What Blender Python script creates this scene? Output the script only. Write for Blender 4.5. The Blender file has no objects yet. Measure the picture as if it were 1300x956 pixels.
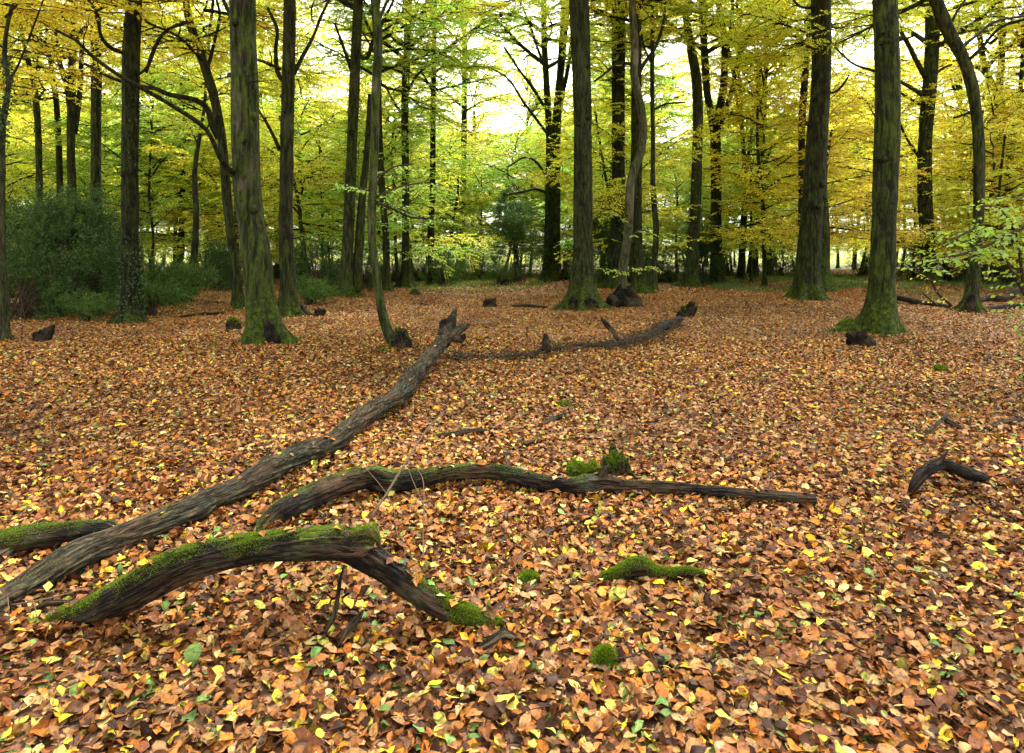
import bpy, math, numpy as np

S = bpy.context.scene
COL = S.collection
F, HZ, CX, H = 867.0, 322.0, 650.0, 1.5      # focal length in px, horizon row, centre column, eye height
R_ = np.random.default_rng
rad = math.radians

# ------------------------------------------------------------------ helpers
def sm(a, b, x):
    t = np.clip((x - a) / (b - a), 0, 1)
    return t * t * (3 - 2 * t)

def _hash(i, j, k, s):
    n = (i * 374761393 + j * 668265263 + k * 2147483647 + s * 1274126177) & 0xFFFFFFFF
    n = ((n ^ (n >> 13)) * 1274126177) & 0xFFFFFFFF
    n = (n ^ (n >> 16)) & 0xFFFF
    return n / 65535.0

def vnoise(p, s=0):
    p = np.asarray(p, float)
    i = np.floor(p).astype(np.int64)
    f = p - i
    f = f * f * (3 - 2 * f)
    r = 0
    for a in (0, 1):
        for b in (0, 1):
            for c in (0, 1):
                w = (f[..., 0] if a else 1 - f[..., 0]) * (f[..., 1] if b else 1 - f[..., 1]) * (f[..., 2] if c else 1 - f[..., 2])
                r = r + w * _hash(i[..., 0] + a, i[..., 1] + b, i[..., 2] + c, s)
    return r * 2 - 1

def fbm(p, s=0, o=3):
    p = np.asarray(p, float)
    r, a = 0, 1.0
    for k in range(o):
        r = r + a * vnoise(p * 2 ** k, s + k * 17)
        a *= .5
    return r

def gz(x, y):
    x = np.asarray(x, float); y = np.asarray(y, float)
    a = .06 * sm(6, 20, y)
    return a * (np.sin(.45 * x + .2 * y) + .6 * np.sin(.31 * x - .37 * y + 1.)) + .016 * np.sin(1.9 * x + .7 * y) * np.sin(1.3 * y - .5 * x + .4) + .008 * np.sin(3.1 * x + 1.3 * y) * np.sin(2.3 * y - .7 * x)

def at(px, py, d):
    return np.array([(px - CX) / F * d, d, H - (py - HZ) / F * d])

class Geo:
    def __init__(s):
        s.V = []; s.Q = []; s.T = []; s.MQ = []; s.MT = []; s.A = []; s.n = 0
    def add(s, v, q=None, t=None, m=0, a=None):
        v = np.asarray(v, float).reshape(-1, 3)
        if q is not None and len(q):
            s.Q.append(np.asarray(q) + s.n); s.MQ.append(np.full(len(q), m))
        if t is not None and len(t):
            s.T.append(np.asarray(t) + s.n); s.MT.append(np.full(len(t), m))
        s.V.append(v)
        s.A.append(np.zeros((len(v), 4)) if a is None else a)
        s.n += len(v)
    def mesh(s, name, mats, smooth=True, attr=None, origin=None):
        V = np.concatenate(s.V)
        if origin is not None: V = V - np.asarray(origin)
        Q = np.concatenate(s.Q) if s.Q else np.zeros((0, 4), int)
        T = np.concatenate(s.T) if s.T else np.zeros((0, 3), int)
        M = np.concatenate(s.MQ + s.MT)
        me = bpy.data.meshes.new(name)
        me.vertices.add(len(V)); me.vertices.foreach_set('co', V.astype(np.float32).ravel())
        loops = np.concatenate([Q.ravel(), T.ravel()]).astype(np.int32)
        tot = np.concatenate([np.full(len(Q), 4), np.full(len(T), 3)]).astype(np.int32)
        st = np.concatenate([[0], np.cumsum(tot)[:-1]]).astype(np.int32)
        me.loops.add(len(loops)); me.loops.foreach_set('vertex_index', loops)
        me.polygons.add(len(tot)); me.polygons.foreach_set('loop_start', st)
        me.polygons.foreach_set('loop_total', tot)
        me.polygons.foreach_set('material_index', M.astype(np.int32))
        me.polygons.foreach_set('use_smooth', np.full(len(tot), smooth))
        for m in mats: me.materials.append(m)
        if attr:
            a = me.attributes.new(attr, 'FLOAT_COLOR', 'POINT')
            a.data.foreach_set('color', np.concatenate(s.A).astype(np.float32).ravel())
        me.update(calc_edges=True)
        return me

def link(name, data, parent=None, loc=None, color=None):
    o = bpy.data.objects.new(name, data)
    COL.objects.link(o)
    if parent is not None: o.parent = parent
    if loc is not None: o.location = [float(c) for c in loc]
    if color is not None: o.color = color if len(color) == 4 else (*color, 1)
    return o

def tag(o, label, cat, group=None):
    o['label'] = label; o['category'] = cat
    if group: o['group'] = group
    return o

def catmull(P, R, step):
    P = np.asarray(P, float); R = np.asarray(R, float)
    X = np.column_stack([P, R])
    X = np.vstack([2 * X[0] - X[1], X, 2 * X[-1] - X[-2]])
    out = []
    for i in range(1, len(X) - 2):
        p0, p1, p2, p3 = X[i - 1:i + 3]
        n = max(1, int(np.linalg.norm((p2 - p1)[:3]) / step))
        t = (np.arange(n) / n)[:, None]
        out.append(.5 * (2 * p1 + (p2 - p0) * t + (2 * p0 - 5 * p1 + 4 * p2 - p3) * t ** 2 + (3 * p1 - p0 - 3 * p2 + p3) * t ** 3))
    out.append(X[-2][None])
    o = np.vstack(out)
    return o[:, :3], np.maximum(o[:, 3], .0015)

def frames(P):
    T = np.gradient(P, axis=0)
    T /= np.linalg.norm(T, axis=1)[:, None] + 1e-9
    a = np.array([1., 0, 0]) if abs(T[0][0]) < .8 else np.array([0, 1., 0])
    U = np.zeros_like(P)
    u = a - T[0] * a.dot(T[0]); u /= np.linalg.norm(u)
    for i in range(len(P)):
        u = u - T[i] * u.dot(T[i]); u /= np.linalg.norm(u) + 1e-9
        U[i] = u
    return T, U, np.cross(T, U)

def tube(G, P, R, n=8, m=0, rough=0, rs=3.0, seed=0, cap=True, mod=None, a=None):
    P = np.asarray(P, float); R = np.asarray(R, float)
    T, U, V = frames(P)
    th = np.arange(n) / n * 2 * math.pi
    c = np.cos(th)[None, :, None]; s = np.sin(th)[None, :, None]
    D = U[:, None, :] * c + V[:, None, :] * s
    rr = np.repeat(R[:, None], n, 1)
    if mod is not None: rr = mod(P, D, rr)
    if rough:
        rr = rr * (1 + rough * fbm((P[:, None, :] + D * rr[..., None]) * rs, seed, 3))
    v = P[:, None, :] + D * rr[..., None]
    k = len(P)
    i = np.arange(k - 1)[:, None] * n; j = np.arange(n)[None, :]; j2 = (j + 1) % n
    q = np.stack([i + j, i + j2, i + n + j2, i + n + j], -1).reshape(-1, 4)
    vv = v.reshape(-1, 3); t = None
    if cap:
        vv = np.vstack([vv, P[0], P[-1]])
        j = np.arange(n)
        t = np.vstack([np.stack([(j + 1) % n, j, np.full(n, k * n)], 1),
                       np.stack([j + (k - 1) * n, (j + 1) % n + (k - 1) * n, np.full(n, k * n + 1)], 1)])
    G.add(vv, q, t, m, None if a is None else np.tile(a, (len(vv), 1)))
    return v, D

# ------------------------------------------------------------------ materials
def newmat(name):
    m = bpy.data.materials.new(name); m.use_nodes = True
    nt = m.node_tree; nt.nodes.clear()
    return m, nt
def N(nt, typ, **kw):
    n = nt.nodes.new('ShaderNode' + typ)
    for k, v in kw.items():
        if k in n.inputs: n.inputs[k].default_value = v
        else: setattr(n, k, v)
    return n
def L(nt, a, b): nt.links.new(a, b)
def ramp(nt, stops, fac):
    r = N(nt, 'ValToRGB'); e = r.color_ramp.elements
    while len(e) < len(stops): e.new(.5)
    for k, (p, c) in enumerate(stops):
        e[k].position = p; e[k].color = (*c, 1) if len(c) == 3 else c
    L(nt, fac, r.inputs[0]); return r.outputs[0]
def math_(nt, op, a, b=None, c=None, clamp=False):
    n = N(nt, 'Math', operation=op); n.use_clamp = clamp
    for k, x in enumerate((a, b, c)):
        if x is None: continue
        if isinstance(x, (int, float)): n.inputs[k].default_value = x
        else: L(nt, x, n.inputs[k])
    return n.outputs[0]
def mixc(nt, f, a, b, bt='MIX'):
    n = N(nt, 'Mix', data_type='RGBA', blend_type=bt)
    for i, x in ((0, f), (6, a), (7, b)):
        if isinstance(x, (int, float)): n.inputs[i].default_value = x
        elif isinstance(x, tuple): n.inputs[i].default_value = (*x, 1)
        else: L(nt, x, n.inputs[i])
    return n.outputs[2]
def noise(nt, vec, scale, detail=4, rough=.55, sc3=None):
    if sc3 is not None:
        mp = N(nt, 'Mapping'); mp.inputs['Scale'].default_value = sc3
        L(nt, vec, mp.inputs['Vector']); vec = mp.outputs[0]
    n = N(nt, 'TexNoise'); n.inputs['Scale'].default_value = scale
    n.inputs['Detail'].default_value = detail; n.inputs['Roughness'].default_value = rough
    L(nt, vec, n.inputs['Vector'])
    return n.outputs[0]

def make_bark():
    # object colour: r = amount of green algae, g = height of base moss / 3 m, b = paleness
    m, nt = newmat('bark')
    out = N(nt, 'OutputMaterial'); b = N(nt, 'BsdfPrincipled'); L(nt, b.outputs[0], out.inputs[0])
    oi = N(nt, 'ObjectInfo'); sep = N(nt, 'SeparateColor'); L(nt, oi.outputs['Color'], sep.inputs[0])
    tc = N(nt, 'TexCoord'); ob = tc.outputs['Object']
    geo = N(nt, 'NewGeometry')
    sx = N(nt, 'SeparateXYZ'); L(nt, ob, sx.inputs[0])
    n1 = noise(nt, ob, 1.0, 6, .7, (16, 16, 2.6))
    n2 = noise(nt, ob, 1.0, 4, .75, (62, 62, 9))
    n3 = noise(nt, ob, 1.4, 3, .5, (1.6, 1.6, .55))
    n4 = noise(nt, ob, 4.0, 5, .65)
    vz = N(nt, 'TexVoronoi', feature='DISTANCE_TO_EDGE'); vz.inputs['Scale'].default_value = 1
    mp = N(nt, 'Mapping'); mp.inputs['Scale'].default_value = (26, 26, 5); ad = N(nt, 'VectorMath', operation='ADD')
    L(nt, ob, ad.inputs[0]); cn = N(nt, 'TexNoise', Scale=6.); L(nt, ob, cn.inputs['Vector']); sc = N(nt, 'VectorMath', operation='SCALE'); sc.inputs[3].default_value = .12
    L(nt, cn.outputs['Color'], sc.inputs[0]); L(nt, sc.outputs[0], ad.inputs[1]); L(nt, ad.outputs[0], mp.inputs[0]); L(nt, mp.outputs[0], vz.inputs['Vector'])
    crack = ramp(nt, [(.0, (0, 0, 0)), (.16, (1, 1, 1))], vz.outputs[0])
    nr = noise(nt, ob, 1.0, 4, .6, (19, 19, 2.2)); rdg = ramp(nt, [(.005, (0, 0, 0)), (.055, (1, 1, 1))], math_(nt, 'ABSOLUTE', math_(nt, 'SUBTRACT', nr, .5)))
    crack = mixc(nt, 1.0, crack, rdg, 'MULTIPLY')
    mix12 = math_(nt, 'ADD', math_(nt, 'MULTIPLY', n1, .5), math_(nt, 'MULTIPLY', n2, .5))
    dark = ramp(nt, [(.42, (.0015, .001, .0006)), (.5, (.0085, .0055, .003)), (.60, (.040, .028, .016))], mix12)
    pale = ramp(nt, [(.40, (.018, .016, .009)), (.5, (.070, .062, .034)), (.60, (.17, .155, .10))], mix12)
    col = mixc(nt, math_(nt, 'MULTIPLY', math_(nt, 'SUBTRACT', 1.0, sep.outputs[2]), .75), dark, mixc(nt, crack, (.004, .003, .002), dark))
    col = mixc(nt, sep.outputs[2], col, pale)
    patch = ramp(nt, [(.56, (0, 0, 0)), (.64, (1, 1, 1))], n3)
    col = mixc(nt, math_(nt, 'MULTIPLY', math_(nt, 'MULTIPLY', patch, sep.outputs[2]), 1.4, None, True), col, (.17, .16, .11))
    alg = math_(nt, 'MULTIPLY', ramp(nt, [(.36, (0, 0, 0)), (.54, (1, 1, 1))], n4), math_(nt, 'ADD', math_(nt, 'MULTIPLY', sep.outputs[0], .65), .35))
    col = mixc(nt, alg, col, ramp(nt, [(.42, (.006, .011, .001)), (.58, (.055, .083, .009))], n1))
    # moss on the foot of the tree
    hh = math_(nt, 'DIVIDE', sx.outputs[2], math_(nt, 'MULTIPLY', sep.outputs[1], 3.0))
    mm = math_(nt, 'SUBTRACT', math_(nt, 'ADD', math_(nt, 'MULTIPLY', n3, 1.5), math_(nt, 'MULTIPLY', n1, .9)), hh)
    mm = math_(nt, 'ADD', mm, math_(nt, 'MULTIPLY', math_(nt, 'SUBTRACT', n4, .5), 1.6))
    mmask = math_(nt, 'MULTIPLY', ramp(nt, [(.15, (0, 0, 0)), (.95, (1, 1, 1))], math_(nt, 'SUBTRACT', mm, .22)), ramp(nt, [(.36, (.25, .25, .25)), (.5, (1, 1, 1))], n2))
    mcol = ramp(nt, [(.38, (.005, .011, .0005)), (.5, (.035, .060, .004)), (.64, (.115, .15, .013))], noise(nt, ob, 14, 6, .8))
    col = mixc(nt, mmask, col, mcol)
    L(nt, col, b.inputs['Base Color'])
    b.inputs['Roughness'].default_value = .85
    b.inputs['Specular IOR Level'].default_value = .12
    bp = N(nt, 'Bump'); bp.inputs['Strength'].default_value = 1.; bp.inputs['Distance'].default_value = .06
    L(nt, math_(nt, 'MULTIPLY', mix12, math_(nt, 'ADD', math_(nt, 'MULTIPLY', crack, .35), .65)), bp.inputs['Height']); L(nt, bp.outputs[0], b.inputs['Normal'])
    return m

def make_log(name, dark, mid, light, moss, axis_stretch=(1, 1, 1), up0=.35):
    # weathered dead wood with moss where the surface faces up
    m, nt = newmat(name)
    out = N(nt, 'OutputMaterial'); b = N(nt, 'BsdfPrincipled'); L(nt, b.outputs[0], out.inputs[0])
    uv = N(nt, 'Attribute', attribute_name='Grain'); g = uv.outputs['Vector']
    tc = N(nt, 'TexCoord'); ob = tc.outputs['Object']
    n1 = noise(nt, g, 1.0, 4, .6, (7, 34, 34))
    n2 = noise(nt, g, 1.0, 4, .65, (16, 75, 75))
    n3 = noise(nt, ob, 4.5, 4, .6)
    n5 = noise(nt, g, 1.0, 3, .6, (3.0, 30, 30)); mx = math_(nt, 'ADD', math_(nt, 'MULTIPLY', n1, .4), math_(nt, 'MULTIPLY', n2, .6))
    cr1 = ramp(nt, [(.008, (0, 0, 0)), (.05, (1, 1, 1))], math_(nt, 'ABSOLUTE', math_(nt, 'SUBTRACT', n5, .5)))
    col = ramp(nt, [(.40, dark), (.5, mid), (.60, light)], mx)
    big = noise(nt, ob, 2.2, 3, .5); col = mixc(nt, ramp(nt, [(.45, (0, 0, 0)), (.62, (1, 1, 1))], big), col, mixc(nt, .6, col, (.10, .055, .028), 'MIX'))
    col = mixc(nt, 1.0, col, mixc(nt, cr1, (.05, .05, .05), (1, 1, 1)), 'MULTIPLY')
    mx = math_(nt, 'MULTIPLY', mx, math_(nt, 'ADD', math_(nt, 'MULTIPLY', cr1, .4), .6))
    col = mixc(nt, ramp(nt, [(.5, (0, 0, 0)), (.65, (.6, .6, .6))], n3), col, ramp(nt, [(.4, dark), (.6, (.06, .072, .035))], n2))
    geo = N(nt, 'NewGeometry'); sx = N(nt, 'SeparateXYZ'); L(nt, geo.outputs['Normal'], sx.inputs[0])
    v = math_(nt, 'ADD', math_(nt, 'MULTIPLY', sx.outputs[2], .55), math_(nt, 'MULTIPLY', n3, 1.3))
    sepm = N(nt, 'SeparateXYZ'); at_ = N(nt, 'Attribute', attribute_name='Moss'); L(nt, at_.outputs['Vector'], sepm.inputs[0])
    v = math_(nt, 'ADD', v, math_(nt, 'SUBTRACT', sepm.outputs[0], up0 + 1.0))
    mk = ramp(nt, [(.12, (0, 0, 0)), (.55, (1, 1, 1))], v)
    mc = ramp(nt, [(.36, (.018, .028, .002)), (.5, (.07, .105, .008)), (.64, (.16, .20, .018))], noise(nt, ob, 60, 4, .7))
    col = mixc(nt, math_(nt, 'MULTIPLY', mk, moss), col, mc)
    L(nt, col, b.inputs['Base Color'])
    b.inputs['Roughness'].default_value = .8; b.inputs['Specular IOR Level'].default_value = .15
    bp = N(nt, 'Bump'); bp.inputs['Strength'].default_value = 1.; bp.inputs['Distance'].default_value = .03
    L(nt, mx, bp.inputs['Height']); L(nt, bp.outputs[0], b.inputs['Normal'])
    return m

def make_foliage(name='foliage', trans=.56, gloss=.04, objcol=True, base=(.1, .2, .03), var=.5):
    m, nt = newmat(name)
    out = N(nt, 'OutputMaterial')
    at_ = N(nt, 'Attribute', attribute_name='Leaf'); sp = N(nt, 'SeparateColor'); L(nt, at_.outputs['Color'], sp.inputs[0])
    geo = N(nt, 'NewGeometry')
    if objcol:
        oi = N(nt, 'ObjectInfo'); c = oi.outputs['Color']
        n = noise(nt, geo.outputs['Position'], .55, 2, .5)
        hs = N(nt, 'HueSaturation'); L(nt, c, hs.inputs['Color'])
        hue = math_(nt, 'ADD', math_(nt, 'MULTIPLY', math_(nt, 'SUBTRACT', n, .5), .11),
                    math_(nt, 'ADD', math_(nt, 'MULTIPLY', sp.outputs[0], .05), .499))
        L(nt, hue, hs.inputs['Hue'])
        L(nt, math_(nt, 'ADD', math_(nt, 'MULTIPLY', sp.outputs[1], .5), .60), hs.inputs['Value'])
        c = hs.outputs[0]
    else:
        hs = N(nt, 'HueSaturation'); hs.inputs['Color'].default_value = (*base, 1)
        L(nt, math_(nt, 'ADD', math_(nt, 'MULTIPLY', sp.outputs[0], .06), .47), hs.inputs['Hue'])
        L(nt, math_(nt, 'ADD', math_(nt, 'MULTIPLY', sp.outputs[1], var * 2), 1 - var), hs.inputs['Value'])
        c = hs.outputs[0]
    d = N(nt, 'BsdfDiffuse'); t = N(nt, 'BsdfTranslucent'); L(nt, c, d.inputs[0]); L(nt, c, t.inputs[0])
    mx = N(nt, 'MixShader'); mx.inputs[0].default_value = trans
    L(nt, d.outputs[0], mx.inputs[1]); L(nt, t.outputs[0], mx.inputs[2])
    g = N(nt, 'BsdfGlossy'); g.inputs['Roughness'].default_value = .35
    m2 = N(nt, 'MixShader'); m2.inputs[0].default_value = gloss
    L(nt, mx.outputs[0], m2.inputs[1]); L(nt, g.outputs[0], m2.inputs[2])
    L(nt, m2.outputs[0], out.inputs[0])
    return m

def make_litter():
    m, nt = newmat('fallen_leaf')
    out = N(nt, 'OutputMaterial'); b = N(nt, 'BsdfPrincipled'); L(nt, b.outputs[0], out.inputs[0])
    a = N(nt, 'Attribute', attribute_name='Leaf')
    tc = N(nt, 'TexCoord')
    n = noise(nt, tc.outputs['Object'], 55, 4, .7)
    c = mixc(nt, .75, a.outputs['Color'], ramp(nt, [(.36, (.25, .2, .18)), (.5, (1, 1, 1)), (.66, (1.5, 1.45, 1.3))], n), 'MULTIPLY')
    L(nt, c, b.inputs['Base Color'])
    b.inputs['Roughness'].default_value = .5; b.inputs['Specular IOR Level'].default_value = .08
    return m

def make_ground():
    m, nt = newmat('woodland_floor')
    out = N(nt, 'OutputMaterial'); b = N(nt, 'BsdfPrincipled'); L(nt, b.outputs[0], out.inputs[0])
    tc = N(nt, 'TexCoord'); ob = tc.outputs['Object']
    v = N(nt, 'TexVoronoi'); v.inputs['Scale'].default_value = 16; L(nt, ob, v.inputs['Vector'])
    sp = N(nt, 'SeparateColor'); L(nt, v.outputs['Color'], sp.inputs[0])
    c = ramp(nt, [(0, (.06, .028, .014)), (.3, (.16, .07, .03)), (.6, (.30, .145, .06)), (.85, (.36, .22, .11)), (1, (.38, .27, .05))], sp.outputs[0])
    c = mixc(nt, .6, c, ramp(nt, [(.3, (.35, .3, .3)), (.6, (1, 1, 1))], noise(nt, ob, 9, 5)), 'MULTIPLY')
    sy = N(nt, 'SeparateXYZ'); L(nt, ob, sy.inputs[0])
    far = math_(nt, 'ADD', math_(nt, 'MULTIPLY', sy.outputs[1], .02), math_(nt, 'MULTIPLY', noise(nt, ob, .12, 3), .6))
    g = ramp(nt, [(.95, (0, 0, 0)), (1.15, (.8, .8, .8))], far)
    c = mixc(nt, g, c, ramp(nt, [(.35, (.04, .07, .012)), (.65, (.10, .13, .03))], noise(nt, ob, 2, 5)))
    L(nt, c, b.inputs['Base Color']); b.inputs['Roughness'].default_value = .9
    bp = N(nt, 'Bump'); bp.inputs['Strength'].default_value = .6; bp.inputs['Distance'].default_value = .03
    L(nt, sp.outputs[1], bp.inputs['Height']); L(nt, bp.outputs[0], b.inputs['Normal'])
    return m

BARK = make_bark()
FOL = make_foliage()
TWIG, _nt = newmat('twig')
_o = N(_nt, 'OutputMaterial'); _d = N(_nt, 'BsdfDiffuse', Color=(.045, .032, .022, 1)); L(_nt, _d.outputs[0], _o.inputs[0])
HOLLY = make_foliage('holly_leaf', .3, .02, False, (.052, .105, .020), .6)
IVY = make_foliage('ivy_leaf', .3, .02, False, (.028, .058, .014), .5)
GRASS = make_foliage('grass_blade', .45, .03, False, (.11, .17, .028), .5)
MOSS = make_foliage('moss_blade', .35, .01, False, (.135, .205, .012), .7)
DRY = make_foliage('dry_stalk', .2, .02, False, (.055, .038, .018), .6)
LIT = make_litter()
GND = make_ground()
LOGD = make_log('dark_dead_wood', (.001, .0007, .0005), (.0065, .0038, .002), (.042, .026, .014), 1.0)
LOGP = make_log('weathered_log_wood', (.002, .0014, .0008), (.020, .015, .006), (.088, .066, .032), .9)
LOGB = make_log('rotten_black_wood', (.001, .0007, .0005), (.005, .0035, .002), (.022, .014, .009), 1.0)

# ------------------------------------------------------------------ leaves in the air
def unit(v): return v / (np.linalg.norm(v, axis=-1, keepdims=True) + 1e-9)

class Leaves:
    def __init__(s): s.P = []; s.D = []; s.N = []; s.S = []
    def add(s, P, D, Nn, size):
        s.P.append(P); s.D.append(D); s.N.append(Nn); s.S.append(np.broadcast_to(size, (len(P),)))
    def into(s, G, rng, m=0, ratio=.62, stalk=.012):
        P = np.concatenate(s.P); D = unit(np.concatenate(s.D)); Nn = np.concatenate(s.N); Z = np.concatenate(s.S)[:, None]
        W = unit(np.cross(D, Nn)); U = unit(np.cross(W, D))
        P = P + D * stalk
        a = P; b = P + D * Z * .48 + W * Z * ratio * .5 + U * Z * .06; c = P + D * Z - U * Z * .08; d = P + D * Z * .48 - W * Z * ratio * .5 + U * Z * .06
        n = len(P); v = np.stack([a, b, c, d], 1).reshape(-1, 3)
        q = np.arange(n * 4).reshape(-1, 4)
        r = rng.random((n, 2)); A = np.zeros((n, 4, 4)); A[:, :, 0] = r[:, :1]; A[:, :, 1] = r[:, 1:]; A[..., 3] = 1
        G.add(v, q, None, m, A.reshape(-1, 4))
        return n

def dirv(az, el): return np.array([math.cos(az) * math.cos(el), math.sin(az) * math.cos(el), math.sin(el)])

def path(p, az, el, ln, step, rng, el_end, wob):
    n = max(2, int(round(ln / step))); P = [p]; A = [az]
    for i in range(n):
        az += rng.normal() * wob; el += (el_end - el) * (1.6 / n) + rng.normal() * wob * .6
        p = p + dirv(az, el) * ln / n
        P.append(p); A.append(az)
    return np.array(P), A

def twig_leaves(LV, P, rng, step, leaf, jit=.35, droop=0.):
    seg = np.diff(P, axis=0); sl = np.linalg.norm(seg, axis=1); tot = sl.sum()
    n = max(2, int(tot / step)); t = (np.arange(n) + rng.random(n) * .5) / n * tot
    cs = np.concatenate([[0], np.cumsum(sl)]); k = np.clip(np.searchsorted(cs, t) - 1, 0, len(seg) - 1)
    B = P[k] + seg[k] * ((t - cs[k]) / sl[k])[:, None]; D = unit(seg[k])
    side = unit(np.cross(D, [0, 0, 1.])) * np.where(np.arange(n) % 2, 1, -1)[:, None]
    LD = D * rng.uniform(.3, .9, (n, 1)) + side + rng.normal(0, .25, (n, 3)); LD[:, 2] -= droop
    Nn = np.array([0, 0, 1.]) + rng.normal(0, jit, (n, 3))
    LV.add(B, LD, Nn, leaf * rng.uniform(.6, 1.2, n))

def grow(seed, Lh, Rr, nb, e0, e1, sub=.42, tw=.26, ls=.045, leaf=.09, br=.017, taper=.7, bare=.12, ee=.25):
    rng = R_(seed); B = Geo(); K = Geo(); LV = Leaves()
    for i in range(nb):
        f = (i + rng.random() * .8) / nb
        z0 = Lh * .86 * f; az = i * 2.399 + rng.normal() * .3
        ln = Rr * (1.05 - taper * f) * rng.uniform(.5, 1.25)
        ea = rad(e0 + (e1 - e0) * f + rng.normal() * 14)
        P, A = path(np.array([0, 0, z0]), az, ea, ln, .33, rng, ea * ee - .08 + rng.normal() * .2, .15)
        r0 = ln * br * rng.uniform(.8, 1.25); rr = np.linspace(r0, .006, len(P))
        tube(B, P, rr, 6, cap=False)
        k = 1; side = 1
        nsub = int(ln / sub)
        for j in range(nsub + 1):
            t = .16 + .84 * (j + rng.random() * .5) / (nsub + .5); t = min(t, 1)
            x = t * (len(P) - 1); i0 = min(int(x), len(P) - 2)
            p = P[i0] + (P[i0 + 1] - P[i0]) * (x - i0)
            side = -side
            sl = (ln * .42 * (1 - .55 * t) + .25) * rng.uniform(.7, 1.25)
            sa = A[i0] + side * rng.uniform(.5, 1.0)
            if j == nsub: sa = A[-1]
            Q, QA = path(p, sa, ea * .3 + rng.normal() * .3, sl, .28, rng, -.1 + rng.normal() * .25, .2)
            tube(B, Q, np.linspace(max(r0 * .55 * (1 - .5 * t), .011), .005, len(Q)), 4, cap=False)
            ntw = max(2, int(sl / tw)); s2 = 1
            for q in range(ntw + 1):
                t2 = min(1, (q + .4) / ntw); y = t2 * (len(Q) - 1); q0 = min(int(y), len(Q) - 2)
                pp = Q[q0] + (Q[q0 + 1] - Q[q0]) * (y - q0); s2 = -s2
                tl = rng.uniform(.35, .75)
                ta = QA[q0] + s2 * rng.uniform(.4, 1.0) if q < ntw else QA[-1]
                Tp, _ = path(pp, ta, rng.normal() * .4, tl, .2, rng, -.2 + rng.normal() * .3, .2)
                tube(K, Tp, np.linspace(.0045, .002, len(Tp)), 3, cap=False)
                if rng.random() > bare: twig_leaves(LV, Tp, rng, ls, leaf, .6)
    n = LV.into(K, rng, 1)
    return B.mesh('branchwork', [BARK]), K.mesh('crown', [TWIG, FOL], smooth=False, attr='Leaf'), n

TOPS = [grow(10 + k, 8.5, 5.0, 24, 22, 74, sub=.33, tw=.17, ls=.026, leaf=.095, br=.018, taper=.3, ee=.55, bare=.14) for k in range(5)]
SAPS = [grow(40 + k, 7.0, 2.9, 28, 10, 62, sub=.28, tw=.17, ls=.027, leaf=.088, br=.013, taper=.5, bare=.08, ee=.35) for k in range(4)]
print('leaves per crown', [t[2] for t in TOPS], [t[2] for t in SAPS])

YEL = (.86, .72, .060); GOLD = (.86, .65, .050); LIME = (.56, .70, .080); GREEN = (.30, .45, .07); ORG = (.85, .44, .06)
YG = (.74, .72, .065)
def mixcol(a, b, t): return tuple(x + (y - x) * t for x, y in zip(a, b))

# ------------------------------------------------------------------ trees
def ivy_part(parent, P, Rr, z0, z1, dens, seed, base, spread=.05, leaf=.06, name='ivy'):
    rng = R_(seed); zz = P[:, 2]
    n = int(dens * (z1 - z0)); z = rng.uniform(z0, z1, n)
    idx = np.clip(np.searchsorted(zz, z), 1, len(zz) - 1)
    c = P[idx]; r = Rr[idx]; th = rng.uniform(0, 2 * math.pi, n)
    keep = vnoise(np.stack([np.cos(th) * 1.3, np.sin(th) * 1.3, z * 1.6], 1), seed) > -.35
    c, r, th, z = c[keep], r[keep], th[keep], z[keep]; n = len(z)
    o = np.stack([np.cos(th), np.sin(th), np.zeros(n)], 1)
    B = c + o * (r + rng.uniform(.0, spread, n))[:, None]; B[:, 2] = z
    D = rng.normal(0, .5, (n, 3)) + o * .4; D[:, 2] -= .5
    LV = Leaves(); LV.add(B, D, o + rng.normal(0, .4, (n, 3)), leaf * rng.uniform(.6, 1.2, n))
    G = Geo(); LV.into(G, rng, 0, ratio=.85)
    return link(name, G.mesh(name, [IVY], False, 'Leaf', origin=base), parent)

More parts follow.
